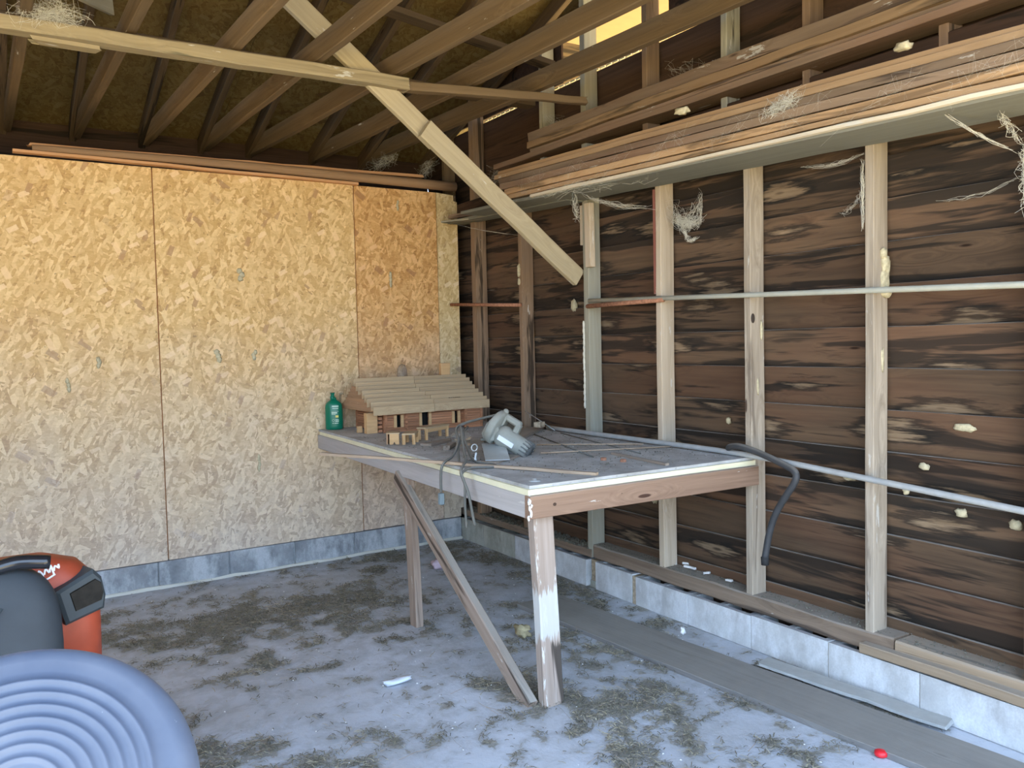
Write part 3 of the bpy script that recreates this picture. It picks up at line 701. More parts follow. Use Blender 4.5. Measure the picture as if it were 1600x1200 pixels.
# rafters ends and roof boards
RX0, RX1 = -.905, -.105; EY, EZ = -.625, .992; RY, RZ = -.275, 1.168; BY = -.03; BZ = 1.015
nr = 8
for k in range(nr):
    t0, t1 = k/nr, (k+1)/nr
    for sgn_, (ya, za) in ((1, (EY, EZ)), (-1, (BY, BZ))):
        y0 = ya+(RY-ya)*t0; y1 = ya+(RY-ya)*t1; z0 = za+(RZ-za)*t0+.0005*k; z1 = za+(RZ-za)*t1+.0005*k
        w = math.hypot(y1-y0, z1-z0)*1.06
        br = (RX0+.004*math.sin(k*2.1)-.0, -.50+.02*math.sin(k), RX1+.006*math.sin(k*1.3))
        for (xa, xb, dz) in ((br[0], br[1]-.001, .0018*(k % 2)), (br[1]+.001, br[2], .0018*((k+1) % 2))):
            nrm = Vector((0, -(z1-z0), (y1-y0))); nrm = nrm if nrm.z > 0 else -nrm
            board('roof_board', (xa, (y0+y1)/2, (z0+z1)/2+dz), (xb, (y0+y1)/2, (z0+z1)/2+dz), w, .005, M['toy_roof'], cb, up=nrm, jit=.0008, seg=1, ch=.0006)
# gable boards left and right
for gx in (RX0+.02, RX1-.03):
    ng = 9
    for k in range(ng):
        t0 = k/ng; zz = EZ+.0+(RZ-EZ-.01)*(t0+.5/ng); tt = (zz-EZ)/(RZ-EZ)
        ya = EY+(RY-EY)*tt+.008; yb = BY+(RY-BY)*tt-.008
        if zz < BZ: yb = BY-.01
        if yb-ya > .02: board('gable_board', (gx, ya, zz), (gx, yb, zz), .006+.002*(k % 2), (RZ-EZ)/ng*.95, M['toy_gable'], cb, jit=.0005, seg=1, ch=.0005)
for k in range(7):
    xx = -.76+k*.09; box('rafter_end', xx, xx+.012, EY+.03, YF-.008, EZ-.010, EZ+.010, M['toy_pale'], cb)
box('chimney', -.272, -.205, -.272, -.235, 1.15, 1.265, M['toy_pale'], cb, ch=.002)
box('ridge_block', -.36, -.30, -.285, -.262, 1.172, 1.182, M['toy_roof'], cb)
# faint pencil lettering on the roof boards
pm = plain('pencil_mark', (.12, .085, .055), .9); marks = []
for r_, (zz, n_) in enumerate(((.33, 9), (.26, 6))):
    for k in range(n_):
        t = zz; yy = EY+(RY-EY)*t; z_ = EZ+(RZ-EZ)*t+.0105; xx = -.385+k*.014+r_*.03
        marks.append((xx, xx+.0035, yy, yy+.012, z_-.002, z_+.004)); marks.append((xx, xx+.009, yy, yy+.003, z_-.003, z_+.002))
boxes('pencil_writing', marks, pm, cb)

# toy bench, table and stools in front of the cabin
def toy_bench(a, b, w, h, label, legs=True, cat='toy bench', rag=0):
    root = empty('toy_bench', ((a[0]+b[0])/2, (a[1]+b[1])/2, TZ), label, cat, 'toy furniture in front of the cabin')
    av, bv = Vector((*a, TZ+h)), Vector((*b, TZ+h))
    board('seat', av, bv, w, .008, M['toy_roof'], root, jit=.0005, seg=1, ch=.001)
    d = (bv-av).normalized(); s = Vector((-d.y, d.x, 0))
    L = (bv-av).length
    board('apron', av+s*(-w*.42)-Vector((0, 0, .014)), bv+s*(-w*.42)-Vector((0, 0, .014)), .006, .02, M['toy_pale'], root, jit=.0003, seg=1, ch=.0005)
    for t in (.06, .94):
        for q in (-.38, .38):
            p = av+d*L*t+s*w*q; board('leg', (p.x, p.y, TZ), (p.x, p.y, TZ+h-.004), .014, .014, M['toy_pale'], root, jit=.0004, seg=1, ch=.001)
    return root
toy_bench((-.80, -1.02), (-.60, -.92), .065, .066, 'long toy bench of pale wood, right of the two front stools')
toy_bench((-.945, -1.16), (-.875, -1.06), .07, .056, 'small dark-topped toy stool, middle of the toy furniture')
rb = empty('toy_box', (-.99, -1.05, TZ), 'toy seat of pale wood with a notched foot, leftmost of the toy furniture', 'toy bench', 'toy furniture in front of the cabin')
V = [(-.02, 0, 0), (-.006, 0, 0), (0, 0, .012), (.006, 0, 0), (.02, 0, 0), (.02, 0, .045), (-.02, 0, .045)]; n = 7
V2 = V+[(x, .006, z) for x, _, z in V]
Fp = [(0, 1, 2, 6), (2, 3, 4, 5), (2, 5, 6), (13, 9, 8, 7), (12, 11, 10, 9), (13, 12, 9)]+[(i, i+n, (i+1) % n+n, (i+1) % n) for i in range(n)]
Mx = Matrix.Translation((-1.0, -1.10, TZ)) @ Matrix.Rotation(-.5, 4, 'Z') @ Matrix.Scale(1.25, 4)
obj('end_board', V2, Fp, M['toy_pale'], rb, Mx)
boxes('seat', [(-.035, .022, .0, .075, .045, .05)], M['toy_roof'], rb, Mx)
boxes('side_board', [(-.034, -.028, .006, .075, 0, .045)], M['toy_gable'], rb, Mx)
o = box('toy_block', -.925, -.893, -.40, -.385, TZ, TZ+.04, M['toy_pale'], ch=.001); tag(o, 'single small pale block standing alone between bottle and cabin', 'toy block')

# ------------------------------------------------------------------ green bottle and what stands by it
bt = empty('plastic_bottle', (-.955, -.085, TZ), 'flat green plastic bottle with a narrow neck standing left of the toy cabin', 'bottle')
Mb = Matrix.Translation((-.955, -.085, TZ)) @ Matrix.Rotation(-.45, 4, 'Z')
pr = [(.001, .0), (.048, .0), (.054, .006), (.055, .02), (.055, .14), (.052, .158), (.043, .172), (.028, .184), (.018, .190), (.0165, .196), (.0165, .205), (.001, .205)]
lathe('body', pr, M['green'], bt, Mb, 28, 1, .55)
Mn = Mb @ Matrix.Translation((-.006, 0, .0))
lathe('neck', [(.001, .19), (.0155, .19), (.0155, .212), (.012, .214), (.012, .229), (.0145, .229), (.0145, .236), (.001, .236)], M['green'], bt, Mn, 16)
lb = []
for (z0, z1, x0, x1) in [(.146, .154, -.008, .032), (.134, .138, -.006, .03), (.116, .118, -.012, .032), (.104, .112, -.012, .022), (.097, .100, -.012, .012), (.052, .058, .01, .032), (.063, .067, .01, .032), (.04, .044, -.008, -.001), (.04, .044, .004, .03)]:
    lb.append((x0, x1, -.0325, -.0265, z0, z1))
boxes('label_print', lb, M['label_ink'], bt, Mb)
boxes('label_picture', [(.012, .03, -.0322, -.026, .078, .092)], M['label_yellow'], bt, Mb)
V, F = tube_geo([(-.002+.007*math.cos(a), -.0325, .06+.007*math.sin(a)) for a in [i*2*PI/12 for i in range(13)]], .0012, 5); obj('label_ring', V, F, M['label_ink'], bt, Mb)
o = board('clear_shard', (-.905, -.05, TZ), (-.87, -.035, TZ+.225), .05, .004, M['glass'], up=(0, 1, 0)); tag(o, 'clear plastic piece standing behind the green bottle against the wall', 'plastic')
jr = lathe('glass_jar', [(.001, 0), (.033, 0), (.035, .01), (.035, .33), (.03, .37), (.018, .395), (.001, .40)], M['glass'], None, Matrix.Translation((-.45, .0-.045, TZ)), 18)
tag(jr, 'clear tall bottle behind the toy cabin roof against the strand board', 'bottle')

# ------------------------------------------------------------------ power saw with its cord
sx = empty('circular_saw', (-.80, -1.86, TZ), 'dusty grey corded circular saw lying on the workbench', 'power tool')
def P(u, v, w): return SM @ Vector((u, v, w))
# local frame: u along the motor (to the lower right of the photo), v away from the viewer, w up
ud = (Vector((.843, -.538, 0))*.8+Vector((0, 0, -.50))-Vector((.538, .843, 0))*.35).normalized(); wd = Vector((0, 0, 1)); vd = wd.cross(ud).normalized(); wd = ud.cross(vd)
SM = Matrix((ud, vd, wd)).transposed().to_4x4(); SM.translation = Vector((-.775, -1.835, .952))
RotX = SM @ Matrix.Rotation(PI/2, 4, 'Y')
lathe('motor_housing', [(.001, -.02), (.045, -.02), (.052, .0), (.052, .02), (.047, .03), (.047, .135), (.04, .15), (.001, .15)], M['tool'], sx, RotX, 24)
mh = bpy.data.objects['motor_housing']
fins = []
for k in range(16):
    a = 2*PI*k/16; 
    bmx = RotX @ Matrix.Rotation(a, 4, 'Z')
    boxes('vent_fin', [(.034, .05, -.003, .003, .118, .158)], M['tool_dark'], mh, bmx)
lathe('rear_cap', [(.001, .15), (.036, .15), (.034, .158), (.001, .158)], M['tool_dark'], sx, RotX, 20)
boxes('nameplate', [(-.0, .085, -.053, -.046, -.012, .012)], plain('aluminium_label', (.72, .76, .78), .4), sx, SM)
# gear case and blade guard
lathe('blade_guard', [(.001, -.05), (.078, -.05), (.084, -.045), (.084, -.018), (.078, -.012), (.001, -.012)], M['tool'], sx, RotX @ Matrix.Translation((-.02, .0, -.015)), 28)
lathe('guard_hub', [(.001, -.07), (.028, -.07), (.03, -.05), (.001, -.05)], M['tool_metal'], sx, RotX @ Matrix.Translation((-.02, 0, -.015)), 16)
boxes('handle', [(-.055, .055, -.002, .036, .070, .100)], M['tool'], sx, SM, .009)
boxes('handle_post', [(-.075, -.020, -.006, .042, .02, .092)], M['tool'], sx, SM, .008)
boxes('handle_post', [(.030, .060, -.002, .036, .030, .09)], M['tool'], sx, SM, .008)
boxes('motor_foot', [(-.01, .12, -.03, .03, -.052, -.03)], M['tool_dark'], sx, SM, .006)
blob('front_knob', tuple(SM @ Vector((-.045, .018, .104))), (.014, .014, .014), M['tool'], sx)
boxes('gear_case', [(-.085, -.015, -.06, .05, -.05, .045)], M['tool'], sx, SM, .018)
board('base_plate', (-.93, -2.04, TZ+.012), (-.80, -1.79, TZ+.05), .11, .004, M['tool_metal'], sx, up=(0, 0, 1), seg=1, jit=.0002)
lathe('wing_bolt', [(.001, 0), (.012, 0), (.012, .01), (.005, .012), (.005, .04), (.001, .04)], M['tool_metal'], sx, Matrix.Translation((-.985, -1.93, TZ+.004)) @ Matrix.Rotation(.4, 4, 'X'), 12)
V, F = tube_geo([(-.985+.015*math.cos(a), -1.93, TZ+.062+.015*math.sin(a)) for a in [i*2*PI/12 for i in range(13)]], .003, 6); obj('ring', V, F, M['tool_metal'], sx, None, True)
c0 = SM @ Vector((-.06, .03, .085))
cord = smooth_path([c0, (-.86, -1.62, 1.0), (-.92, -1.70, .97), (-1.0, -1.86, .905), (-1.08, -2.02, .885), (-1.15, -2.12, .880), (-1.205, -2.20, .862), (-1.195, -2.235, .79), (-1.195, -2.27, .70), (-1.195, -2.285, .66)], 6)
V, F = tube_geo(cord, .006, 8); obj('power_cord', V, F, M['cord'], sx, None, True)
cord = smooth_path([c0, (-.88, -1.60, .99), (-.95, -1.72, .93), (-1.05, -1.85, .885), (-1.15, -1.96, .878), (-1.185, -1.99, .855), (-1.195, -2.0, .80), (-1.195, -2.0, .755)], 6)
V, F = tube_geo(cord, .006, 8); obj('power_cord', V, F, M['cord'], sx, None, True)
boxes('plug', [(-.011, .011, -.011, .011, -.045, .005)], plain('grey_blue_plug', (.17, .22, .24), .6), sx, Matrix.Translation((-1.195, -2.0, .745)), .003)
cord = smooth_path([(-.83, -1.60, .98), (-.90, -1.68, .955), (-.97, -1.86, .885), (-1.02, -2.0, .87), (-.99, -2.1, .867), (-1.03, -2.17, .867), (-1.12, -2.14, .869), (-1.195, -2.19, .858), (-1.20, -2.22, .82), (-1.198, -2.215, .74), (-1.197, -2.22, .64)], 6)
V, F = tube_geo(cord, .0055, 8); obj('power_cord', V, F, M['cord'], sx, None, True)
cord = smooth_path([(-.84, -1.59, .975), (-.96, -1.74, .91), (-1.05, -1.90, .88), (-1.09, -2.0, .868), (-1.04, -2.08, .867)], 6)
V, F = tube_geo(cord, .0055, 8); obj('power_cord', V, F, M['cord'], sx, None, True)

# jar lid, boards, rods, nuts on the bench
cj = empty('clear_jar', (-.745, -1.37, TZ), 'squat clear plastic jar with a domed lid between cabin and saw', 'jar')
lathe('jar_body', [(.001, 0), (.05, 0), (.052, .01), (.05, .03), (.001, .032)], M['glass'], cj, Matrix.Translation((-.745, -1.37, TZ)), 20)
lathe('jar_lid', [(.056, .031), (.055, .045), (.045, .06), (.025, .068), (.001, .07)], M['glass'], cj, Matrix.Translation((-.745, -1.37, TZ)), 20)
def scrap(name, a, b, w, h, mat, label, cat, **k):
    return tag(board(name, (a[0], a[1], TZ+a[2]+h/2), (b[0], b[1], TZ+b[2]+h/2), w, h, mat, **k), label, cat)
scrap('scrap_board', (-.90, -1.27, 0), (-.56, -1.10, 0), .07, .012, M['dusty_wood'], 'thin dusty pale board lying in front of the toy bench', 'board')
scrap('scrap_board', (-.90, -1.50, 0), (-.80, -1.38, 0), .035, .022, M['dusty_wood'], 'short split block lying left of the clear jar', 'board')
scrap('scrap_board', (-.96, -2.02, 0), (-.73, -1.88, 0), .09, .008, M['dusty_wood'], 'flat board under the circular saw', 'board')
scrap('scrap_board', (-.62, -1.55, 0), (.0-.02, -.98, 0), .12, .014, M['dusty_wood'], 'wide dusty board lying behind the saw towards the studs', 'board')
scrap('scrap_board', (-.58, -1.42, .016), (-.06, -.80, .018), .13, .010, M['shelf'], 'warped pale sheet on top of the wide dusty board behind the saw', 'board')
scrap('stick', (-.43, -2.585, 0), (-.38, -2.17, 0), .020, .010, M['dusty_wood'], 'flat brown stick with a pale end near the front bench edge', 'stick')
scrap('stick', (-1.46, -1.255, 0.004), (-.815, -2.60, 0.001), .022, .012, M['stick'], 'long thin lath crossing the bench corner and sticking out left', 'stick', seg=10)
def rod(label, pts, r=.0035, m='tool_metal'):
    o = tube('thin_rod', [(x, y, TZ+z) for x, y, z in pts], r, M[m], n=6); tag(o, label, 'rod'); return o
rod('thin straight rod on the bench running right from the saw, farther one', [(-.46, -1.66, .006), (-.05, -2.01, .006)], m='stick')
rod('thin straight rod on the bench running right from the saw, nearer one', [(-.63, -1.94, .006), (.01, -2.18, .006)], m='stick')
rod('thin dark rod lying crosswise behind the saw', [(-.20, -1.25, .005), (-.52, -2.2, .005)], .003, 'cord')
rod('thin dark wire lying near the bench back edge', [(-.05, -1.3, .004), (-.28, -2.25, .004)], .0025, 'cord')
rod('thin pale rod leaning up against the second stud', [(-.02, -1.2, .01), (.02, -.83, .10)], .003, 'tool_metal')
for (x, y, lb) in [(-.533, -2.29, 'rusty nut on the bench, left of two'), (-.50, -2.385, 'rusty nut on the bench, right of two')]:
    o = lathe('hex_nut', [(.005, 0), (.014, 0), (.014, .012), (.005, .012)], M['rust'], None, Matrix.Translation((x, y, TZ)), 6, smooth=False); tag(o, lb, 'nut', 'rusty nuts on the bench')
wz = lathe('washer', [(.001, 0), (.024, 0), (.024, .003), (.01, .004), (.009, .010), (.001, .011)], M['tool_metal'], None, Matrix.Translation((-1.075, -2.545, TZ)), 20); tag(wz, 'round metal washer with a bolt head at the front bench corner', 'washer')
# gold-coloured broken box behind the saw
o = boxes('broken_box', [(-.03, .03, -.001, .003, 0, .03), (-.03, -.026, -.04, 0, 0, .03), (.026, .03, -.04, 0, 0, .03), (-.03, .03, -.04, 0, 0, .004)], M['mortar'], None, Matrix.Translation((-.10, -1.13, TZ+.03)) @ Matrix.Rotation(.5, 4, 'Z')); tag(o, 'little broken yellowish box end on the boards behind the saw', 'box')
# crumbs on the bench
def scatter(name, n, fn, size, mat, label, cat, zoff=.002):
    V = []; F = []
    for i in range(n):
        x, y, z = fn(i); s = R.uniform(*size); a = R.uniform(0, PI); b = len(V)
        ca, sa = math.cos(a)*s, math.sin(a)*s
        for (u, v, w) in ((-1, -.5, 0), (1, -.4, 0), (.8, .6, 0), (-.7, .5, 0), (0, 0, .8)):
            V.append((x+u*ca-v*sa, y+u*sa+v*ca, z+w*s+zoff))
        F += [(b, b+1, b+4), (b+1, b+2, b+4), (b+2, b+3, b+4), (b+3, b, b+4)]
    o = obj(name, V, F, mat); tag(o, label, cat, kind='stuff'); return o
scatter('crumbs', 900, lambda i: (R.uniform(-1.0, 0), R.uniform(-2.55, -.6), TZ), (.0015, .005), M['debris'], 'dirt crumbs strewn over the workbench top', 'crumbs', 0)
scatter('crumbs', 160, lambda i: (R.uniform(-1.0, 0), R.uniform(-2.55, -.3), TZ), (.001, .003), M['foam'], 'tiny pale flecks strewn over the workbench top', 'crumbs', 0)

# ------------------------------------------------------------------ floor things
fp = board('floor_plank', (-.39, -1.53, .008), (-.165, -4.9, .008), .27, .022, M['floor_plank'], seg=18, jit=.002); tag(fp, 'long dark dusty plank lying on the floor along the right curb', 'plank')
o = board('thin_board', (-.125, -2.83, .028), (-.035, -3.57, .020), .085, .012, M['conduit'], seg=8, jit=.003, rag=.01); tag(o, 'narrow dusty strip leaning on the floor plank beside the curb', 'board')
o = lathe('bottle_cap', [(.001, 0), (.019, 0), (.021, .004), (.020, .014), (.012, .018), (.001, .019)], M['red'], None, Matrix.Translation((-.393, -3.545, .003)), 20); tag(o, 'red plastic cap on the floor near the bottom right', 'cap')
o = blob('paper_scrap', (-1.455, -2.068, .012), (.055, .022, .010), M['paper'], None, .7, lump=.7, nu=12, nv=6); tag(o, 'white crumpled paper scrap on the open floor', 'paper')
o = blob('plastic_scrap', (-.515, -.62, .03), (.035, .03, .028), M['pink'], None, .8, lump=.9, nu=12, nv=8); tag(o, 'pinkish crumpled scrap on the floor behind the diagonal leg', 'scrap')
o = blob('cloth_scrap', (-.737, -1.92, .028), (.032, .04, .026), M['tan_rag'], None, .9, lump=.9, nu=12, nv=8); tag(o, 'tan crumpled scrap on the floor between the bench legs', 'scrap')
o = blob('foam_bit', (-.117, -2.343, .018), (.012, .012, .017), M['foam'], None, .8, lump=.6, nu=8, nv=6); tag(o, 'small white foam bit standing between plank and curb', 'scrap')
for (x, y, z, l, a, lb) in [(.125, -2.10, .252, .06, .7, 'white foam stick on the sill at the fourth stud, upper'), (.10, -2.135, .245, .07, .4, 'white foam stick on the sill at the fourth stud, lower'), (.10, -2.27, .243, .03, .9, 'white foam bit on the sill between the fourth and fifth studs'), (.095, -2.42, .243, .035, .1, 'white foam shavings on the sill left of the fifth stud')]:
    o = board('foam_stick', (x, y, z), (x+l*math.sin(a)*.3, y-l, z+.004), .014, .010, M['foam'], seg=2, jit=.002); tag(o, lb, 'foam')
scatter('litter', 260, lambda i: (R.uniform(-2.6, -.02), R.uniform(-3.9, -.1), .003), (.0015, .0045), M['foam'], 'tiny white flecks of litter scattered on the floor', 'litter', 0)
scatter('sill_dirt', 500, lambda i: (R.uniform(.03, .13), R.uniform(-4.2, -1.5), .238), (.0015, .006), M['debris'], 'dirt crumbs lying along the sill plate', 'dirt', 0)
scatter('sill_dirt', 700, lambda i: (R.uniform(.02, .13), R.uniform(-1.45, .0), .208), (.003, .014), M['debris'], 'heaped dirt on the far end of the curb in the corner', 'dirt', 0)
# straw: tangled in patches over the concrete
def straw(n, label, mat, seed, lens, wid):
    r = random.Random(seed); V = []; F = []; cnt = 0
    while cnt < n:
        x = r.uniform(-2.9, -.03); y = r.uniform(-4.2, -.05)
        d = dirtf(x, y)
        if d < .5+abs(r.gauss(0, .10)) and r.random() > .012: continue
        if -.53 < x < -.03 and abs((x+.39)-(.225*(-1.53-y)/3.37)) < .145 and r.random() < .93: continue
        cnt += 1
        a = r.uniform(0, PI*2); l = r.uniform(*lens); z = r.uniform(.002, .010); dz = r.uniform(-.003, .006); w = r.uniform(*wid)
        px, py = math.cos(a), math.sin(a); b = len(V); cv = r.uniform(-.3, .3)*l
        for t in (0, .5, 1):
            cx = x+px*l*t-py*cv*(t*(1-t)*4)*.3; cy = y+py*l*t+px*cv*(t*(1-t)*4)*.3; zz = z+dz*t+.002*(t == .5)
            V.append((cx-py*w, cy+px*w, zz)); V.append((cx+py*w, cy-px*w, zz+.0006))
        F += [(b, b+1, b+3, b+2), (b+2, b+3, b+5, b+4)]
    o = obj('straw', V, F, mat); tag(o, label, 'straw', kind='stuff')
straw(26000, 'tangled dark dry grass in patches over the floor', M['debris'], 3, (.008, .03), (.0008, .002))
straw(15000, 'straw coloured dry grass scattered over the floor', M['straw'], 5, (.01, .04), (.0006, .0012))
straw(380, 'long pale single straws lying on the floor', M['stick'], 9, (.05, .16), (.0007, .0012))

# ------------------------------------------------------------------ cobwebs
def web(label, strands, blobs=(), r=.0011):
    V = []; F = []
    for (a, b, n, spread, sag) in strands:
        a = Vector(a); b = Vector(b); L = (b-a).length
        for i in range(int(n*2.6)):
            t0 = R.uniform(-.05, .6); t1 = R.uniform(t0+.2, 1.05)
            pts = []
            for k in range(5):
                t = t0+(t1-t0)*k/4
                pts.append(a.lerp(b, t)+Vector((0, 0, -sag*4*max(0, t*(1-t))*R.uniform(.6, 1.1)))+Vector([R.gauss(0, spread*.8) for _ in range(3)]))
            tube_geo(smooth_path(pts, 2), r*R.uniform(.2, .45), 3, V, F)
    o = obj('cobweb', V, F, M['web']); tag(o, label, 'cobweb', kind='stuff'); return o
web('white cobweb clump under the front of the plank stack above the middle stud', [((-.25, -1.45, 2.19), (-.25, -2.0, 2.17), 30, .014, .0), ((-.24, -1.72, 2.15), (-.05, -1.5, 2.05), 10, .012, .02), ((-.24, -1.6, 2.17), (-.15, -2.3, 2.17), 14, .02, .0), ((-.24, -1.75, 2.15), (.02, -2.02, 2.05), 8, .01, .03)], r=.0016)
web('ragged white cobweb hanging beside the fourth stud under the shelf', [((.05, -2.12, 2.08), (.10, -2.26, 2.08), 12, .02, .14), ((.06, -2.12, 1.98), (.10, -2.28, 1.97), 26, .018, .03), ((.08, -2.16, 1.95), (.09, -2.20, 1.87), 12, .008, .0), ((.09, -2.28, 2.1), (.09, -2.28, 1.92), 6, .01, .0), ((.08, -2.20, 1.87), (.09, -2.26, 1.88), 10, .006, .01)], r=.0015)
web('long cobweb sagging from the shelf to the right edge stud', [((-.2, -3.63, 2.10), (.0, -3.765, 1.97), 7, .004, .012), ((.02, -3.78, 1.99), (.02, -3.80, 1.78), 40, .018, .0), ((.0, -3.775, 1.99), (-.1, -3.75, 2.08), 8, .01, -.01), ((.08, -3.45, 1.87), (.02, -3.79, 1.90), 4, .004, .03)], r=.0014)
web('cobweb stretched from the sixth stud along the shelf underside', [((.03, -3.19, 2.08), (.10, -2.86, 2.10), 9, .006, .02), ((.03, -3.185, 2.08), (.03, -3.19, 1.80), 14, .006, .0), ((.06, -3.17, 1.95), (.1, -3.05, 1.88), 5, .008, .02)])
web('fine cobwebs over the edges of the lower plank tier', [((-.25, -1.2-.35*k, 2.22-.012*k), (-.25, -1.5-.35*k, 2.30-.012*k), 9, .035, .02) for k in range(8)], r=.0005)
web('thick cobweb tuft on the lower plank tier at centre right', [((-.25, -2.95, 2.24), (-.25, -3.12, 2.28), 40, .02, .0)], r=.0013)
web('cobweb heap on the long tie board, top left', [((-2.66, -1.40, 2.70), (-2.45, -1.42, 2.72), 40, .03, .0), ((-2.6, -1.45, 2.84), (-2.5, -1.45, 2.72), 16, .03, 0)], r=.0013)
web('grey cobweb on the strand board top, left of the corner', [((-.48, .3, 2.62), (-.3, .25, 2.75), 16, .035, .0), ((-.1, .3, 2.6), (-.02, .25, 2.72), 14, .03, .0)], r=.0012)
web('single thread from the corner stick to the second stud', [((-.05, -.12, 2.21), (.03, -.78, 2.06), 3, .001, .008)], r=.0018)
web('cobwebs on the gable studs above the upper plank tier', [((.10, -2.05, 2.75), (.10, -2.45, 2.66), 8, .03, .05), ((.05, -1.12, 2.7), (.02, -1.3, 2.62), 9, .03, .02), ((.1, -.33, 2.5), (.1, -.6, 2.55), 12, .05, .05)], r=.0008)

# ------------------------------------------------------------------ riding mower, back end towards the viewer
mw = empty('riding_mower', (-2.95, -2.35, 0), 'orange riding mower with a charcoal seat at the left edge of the photo', 'mower')
def loft(name, rings, mat, parent, smooth=True):
    n = len(rings[0]); V = [p for r in rings for p in r]; F = []
    for i in range(len(rings)-1):
        for k in range(n):
            a = i*n+k; b = i*n+(k+1) % n; F.append((a, b, b+n, a+n))
    F.append(tuple(range(n-1, -1, -1))); F.append(tuple((len(rings)-1)*n+k for k in range(n)))
    return obj(name, V, F, mat, parent, None, smooth)
def rr(x0, x1, y0, y1, z, r, n=6, tilt=0):
    pts = []
    for (cx, cy, a0) in ((x1-r, y1-r, 0), (x0+r, y1-r, PI/2), (x0+r, y0+r, PI), (x1-r, y0+r, 3*PI/2)):
        for k in range(n+1):
            a = a0+PI/2*k/n; x = cx+r*math.cos(a); pts.append((x, cy+r*math.sin(a), z+tilt*(x-x0)))
    return pts
loft('fender_body', [rr(-3.60, -2.575, -2.50, -2.0, .42, .05), rr(-3.60, -2.573, -2.52, -2.10, .60, .06), rr(-3.60, -2.573, -2.52, -2.24, .68, .07),
                     rr(-3.58, -2.588, -2.515, -2.32, .74, .08), rr(-3.54, -2.625, -2.50, -2.36, .785, .06), rr(-3.45, -2.70, -2.48, -2.39, .812, .04)], M['orange'], mw)
# tail lamp pod on the right rear corner
Mp = Matrix.Translation((-2.628, -2.515, .700)) @ Matrix.Rotation(.30, 4, 'Z') @ Matrix.Rotation(-.16, 4, 'Y')
def fr(w0, w1, h, y, sk=.0): return [(-w0, y, -h+.0), (w1*.8, y, -h*.9), (w1, y, -h*.35), (w1*.98, y, h*.5), (w1*.7, y, h*.95), (-w0*1.15, y, h*.55)]
rings = [fr(.058, .062, .066, .05), fr(.058, .062, .066, -.012), fr(.050, .054, .056, -.022)]
pod = loft('tail_lamp', [[tuple(Mp @ Vector(p)) for p in r] for r in rings], M['pod'], mw, False)
rings = [fr(.036, .05, .038, -.018), fr(.034, .046, .034, -.027)]
loft('lens', [[tuple(Mp @ (Vector(p)+Vector((.006, 0, .002)))) for p in r] for r in rings], M['lens'], pod, False)
# charcoal seat: cushion and high back seen from behind
seat = blob('seat_back', (-2.905, -2.60, .60), (.225, .085, .235), M['charcoal'], mw, .62, rot=(-.15, 0, 0), nu=36, nv=20)
for k, dx in enumerate((-.12, -.04, .04)):
    tp = [(-2.93+dx*1.2-.02, -2.688, .50), (-2.93+dx-.0, -2.702, .62), (-2.90+dx+.04, -2.680, .74)]
    V, F = tube_geo(smooth_path(tp, 4), .004, 6); obj('seam', V, F, M['pod'], seat, None, True)
blob('seat_cushion', (-2.92, -2.38, .82-.32), (.22, .22, .06), M['charcoal'], mw, .6, nu=28, nv=12)
tube('grab_handle', [(-2.84, -2.62, .828), (-2.78, -2.63, .842), (-2.705, -2.63, .832)], .019, M['gloss'], mw, 12, sm=5)
tube('lever_rod', [(-2.98, -2.60, .79), (-2.92, -2.61, .81), (-2.83, -2.62, .827)], .006, M['tool_metal'], mw, 8)
blob('lever_knob', (-2.87, -2.45, .865), (.035, .035, .03), M['rubber'], mw)
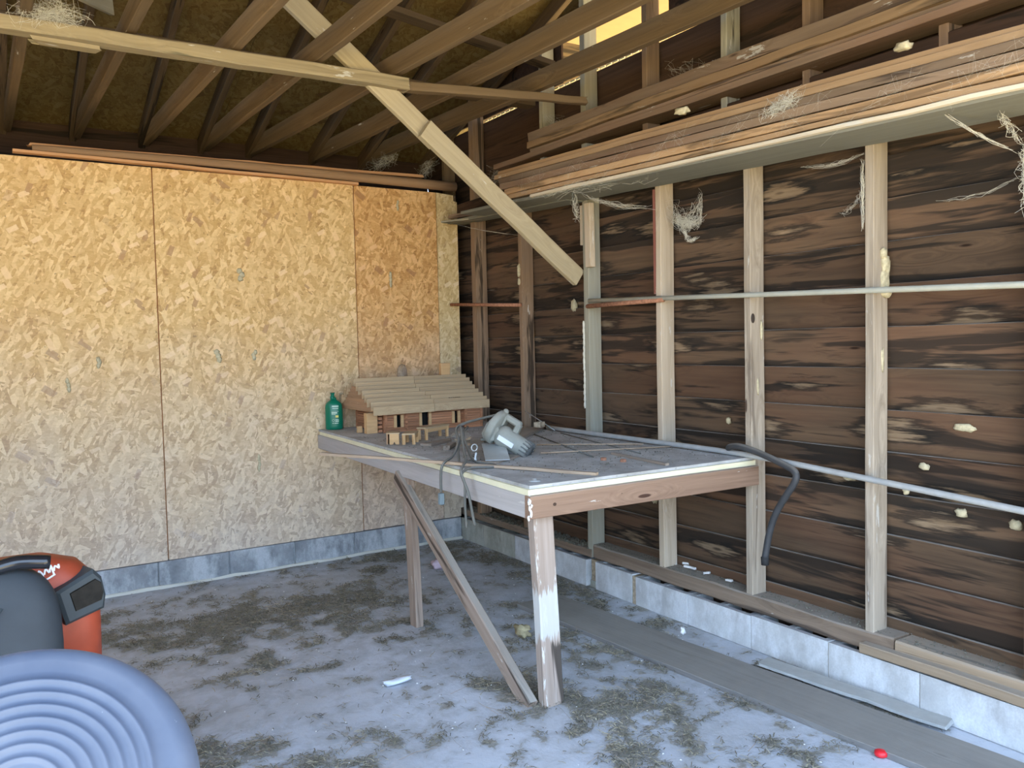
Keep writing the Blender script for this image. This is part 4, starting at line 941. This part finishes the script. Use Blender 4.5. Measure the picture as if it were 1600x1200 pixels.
# white worn script decal
st = []
for pts in ([(-.06, .0), (-.05, .03), (-.035, .02), (-.045, -.005), (-.025, -.01)], [(-.025, .0), (-.015, .025), (-.005, .0), (-.015, -.02)], [(.0, .0), (.012, .022), (.02, .0)], [(.022, .0), (.035, .03), (.035, -.02)], [(.04, .0), (.05, .02), (.062, .004), (.065, .022)], [(-.055, -.02), (.0, -.024), (.04, -.016)]):
    st.append(pts)
V = []; F = []
Md = Matrix.Translation((-2.715, -2.527, .775)) @ Matrix.Rotation(-.28, 4, 'Y') @ Matrix.Rotation(-.5, 4, 'X')
for pts in st: tube_geo(smooth_path([Md @ Vector((x*.62, 0, y*.62)) for x, y in pts], 3), .0026, 5, V, F)
obj('script_decal', V, F, M['decal'], mw)
for (x, y, r_, w) in [(-2.86, -2.46, .22, .18), (-2.86, -1.96, .22, .18), (-4.25, -2.42, .17, .12), (-4.25, -1.90, .17, .12)]:
    Mw = Matrix.Translation((x, y+w/2, r_)) @ Matrix.Rotation(PI/2, 4, 'X')
    wh = lathe('wheel', [(.05, .01), (r_*.5, .01), (r_*.52, .0), (r_*.9, .0), (r_, .03), (r_, w-.03), (r_*.9, w), (r_*.52, w), (r_*.5, w-.01), (.05, w-.01)], M['rubber'], mw, Mw, 28)
    lathe('wheel_hub', [(.001, .0), (r_*.48, .015), (r_*.48, w-.015), (.001, w)], M['decal'], wh, Mw, 20)
loft('front_hood', [rr(-4.5, -3.6, -2.48, -1.90, .28, .05), rr(-4.5, -3.6, -2.48, -1.90, .58, .07), rr(-4.46, -3.64, -2.44, -1.94, .68, .08)], M['orange'], mw)

# ------------------------------------------------------------------ ribbed bin in the foreground
BX, BY_ = -2.83, -3.90
bn = empty('plastic_bin', (BX, BY_, 0), 'round blue-grey plastic bin with a ribbed lid in the bottom left corner', 'bin')
lathe('bin_body', [(.001, 0), (.155, 0), (.16, .02), (.182, .62), (.19, .64), (.19, .665), (.176, .665), (.15, .03), (.001, .03)], M['bin'], bn, Matrix.Translation((BX, BY_, 0)), 48)
Mt = Matrix.Translation((BX+.012, BY_-.01, .80)) @ Matrix.Rotation(-.10, 4, 'Y') @ Matrix.Rotation(.78, 4, 'X')
pr = [(.001, .022), (.045, .024)]
for k in range(7):
    r0 = .048+k*.0178; pr += [(r0, .024), (r0+.003, .0285), (r0+.006, .0285), (r0+.009, .024)]
pr += [(.176, .020), (.190, .024), (.203, .021), (.214, .012), (.221, -.002), (.224, -.02), (.222, -.045), (.215, -.05), (.212, -.02), (.205, .0), (.1, .012), (.001, .015)]
lathe('bin_lid', pr, M['bin'], bn, Mt, 96)
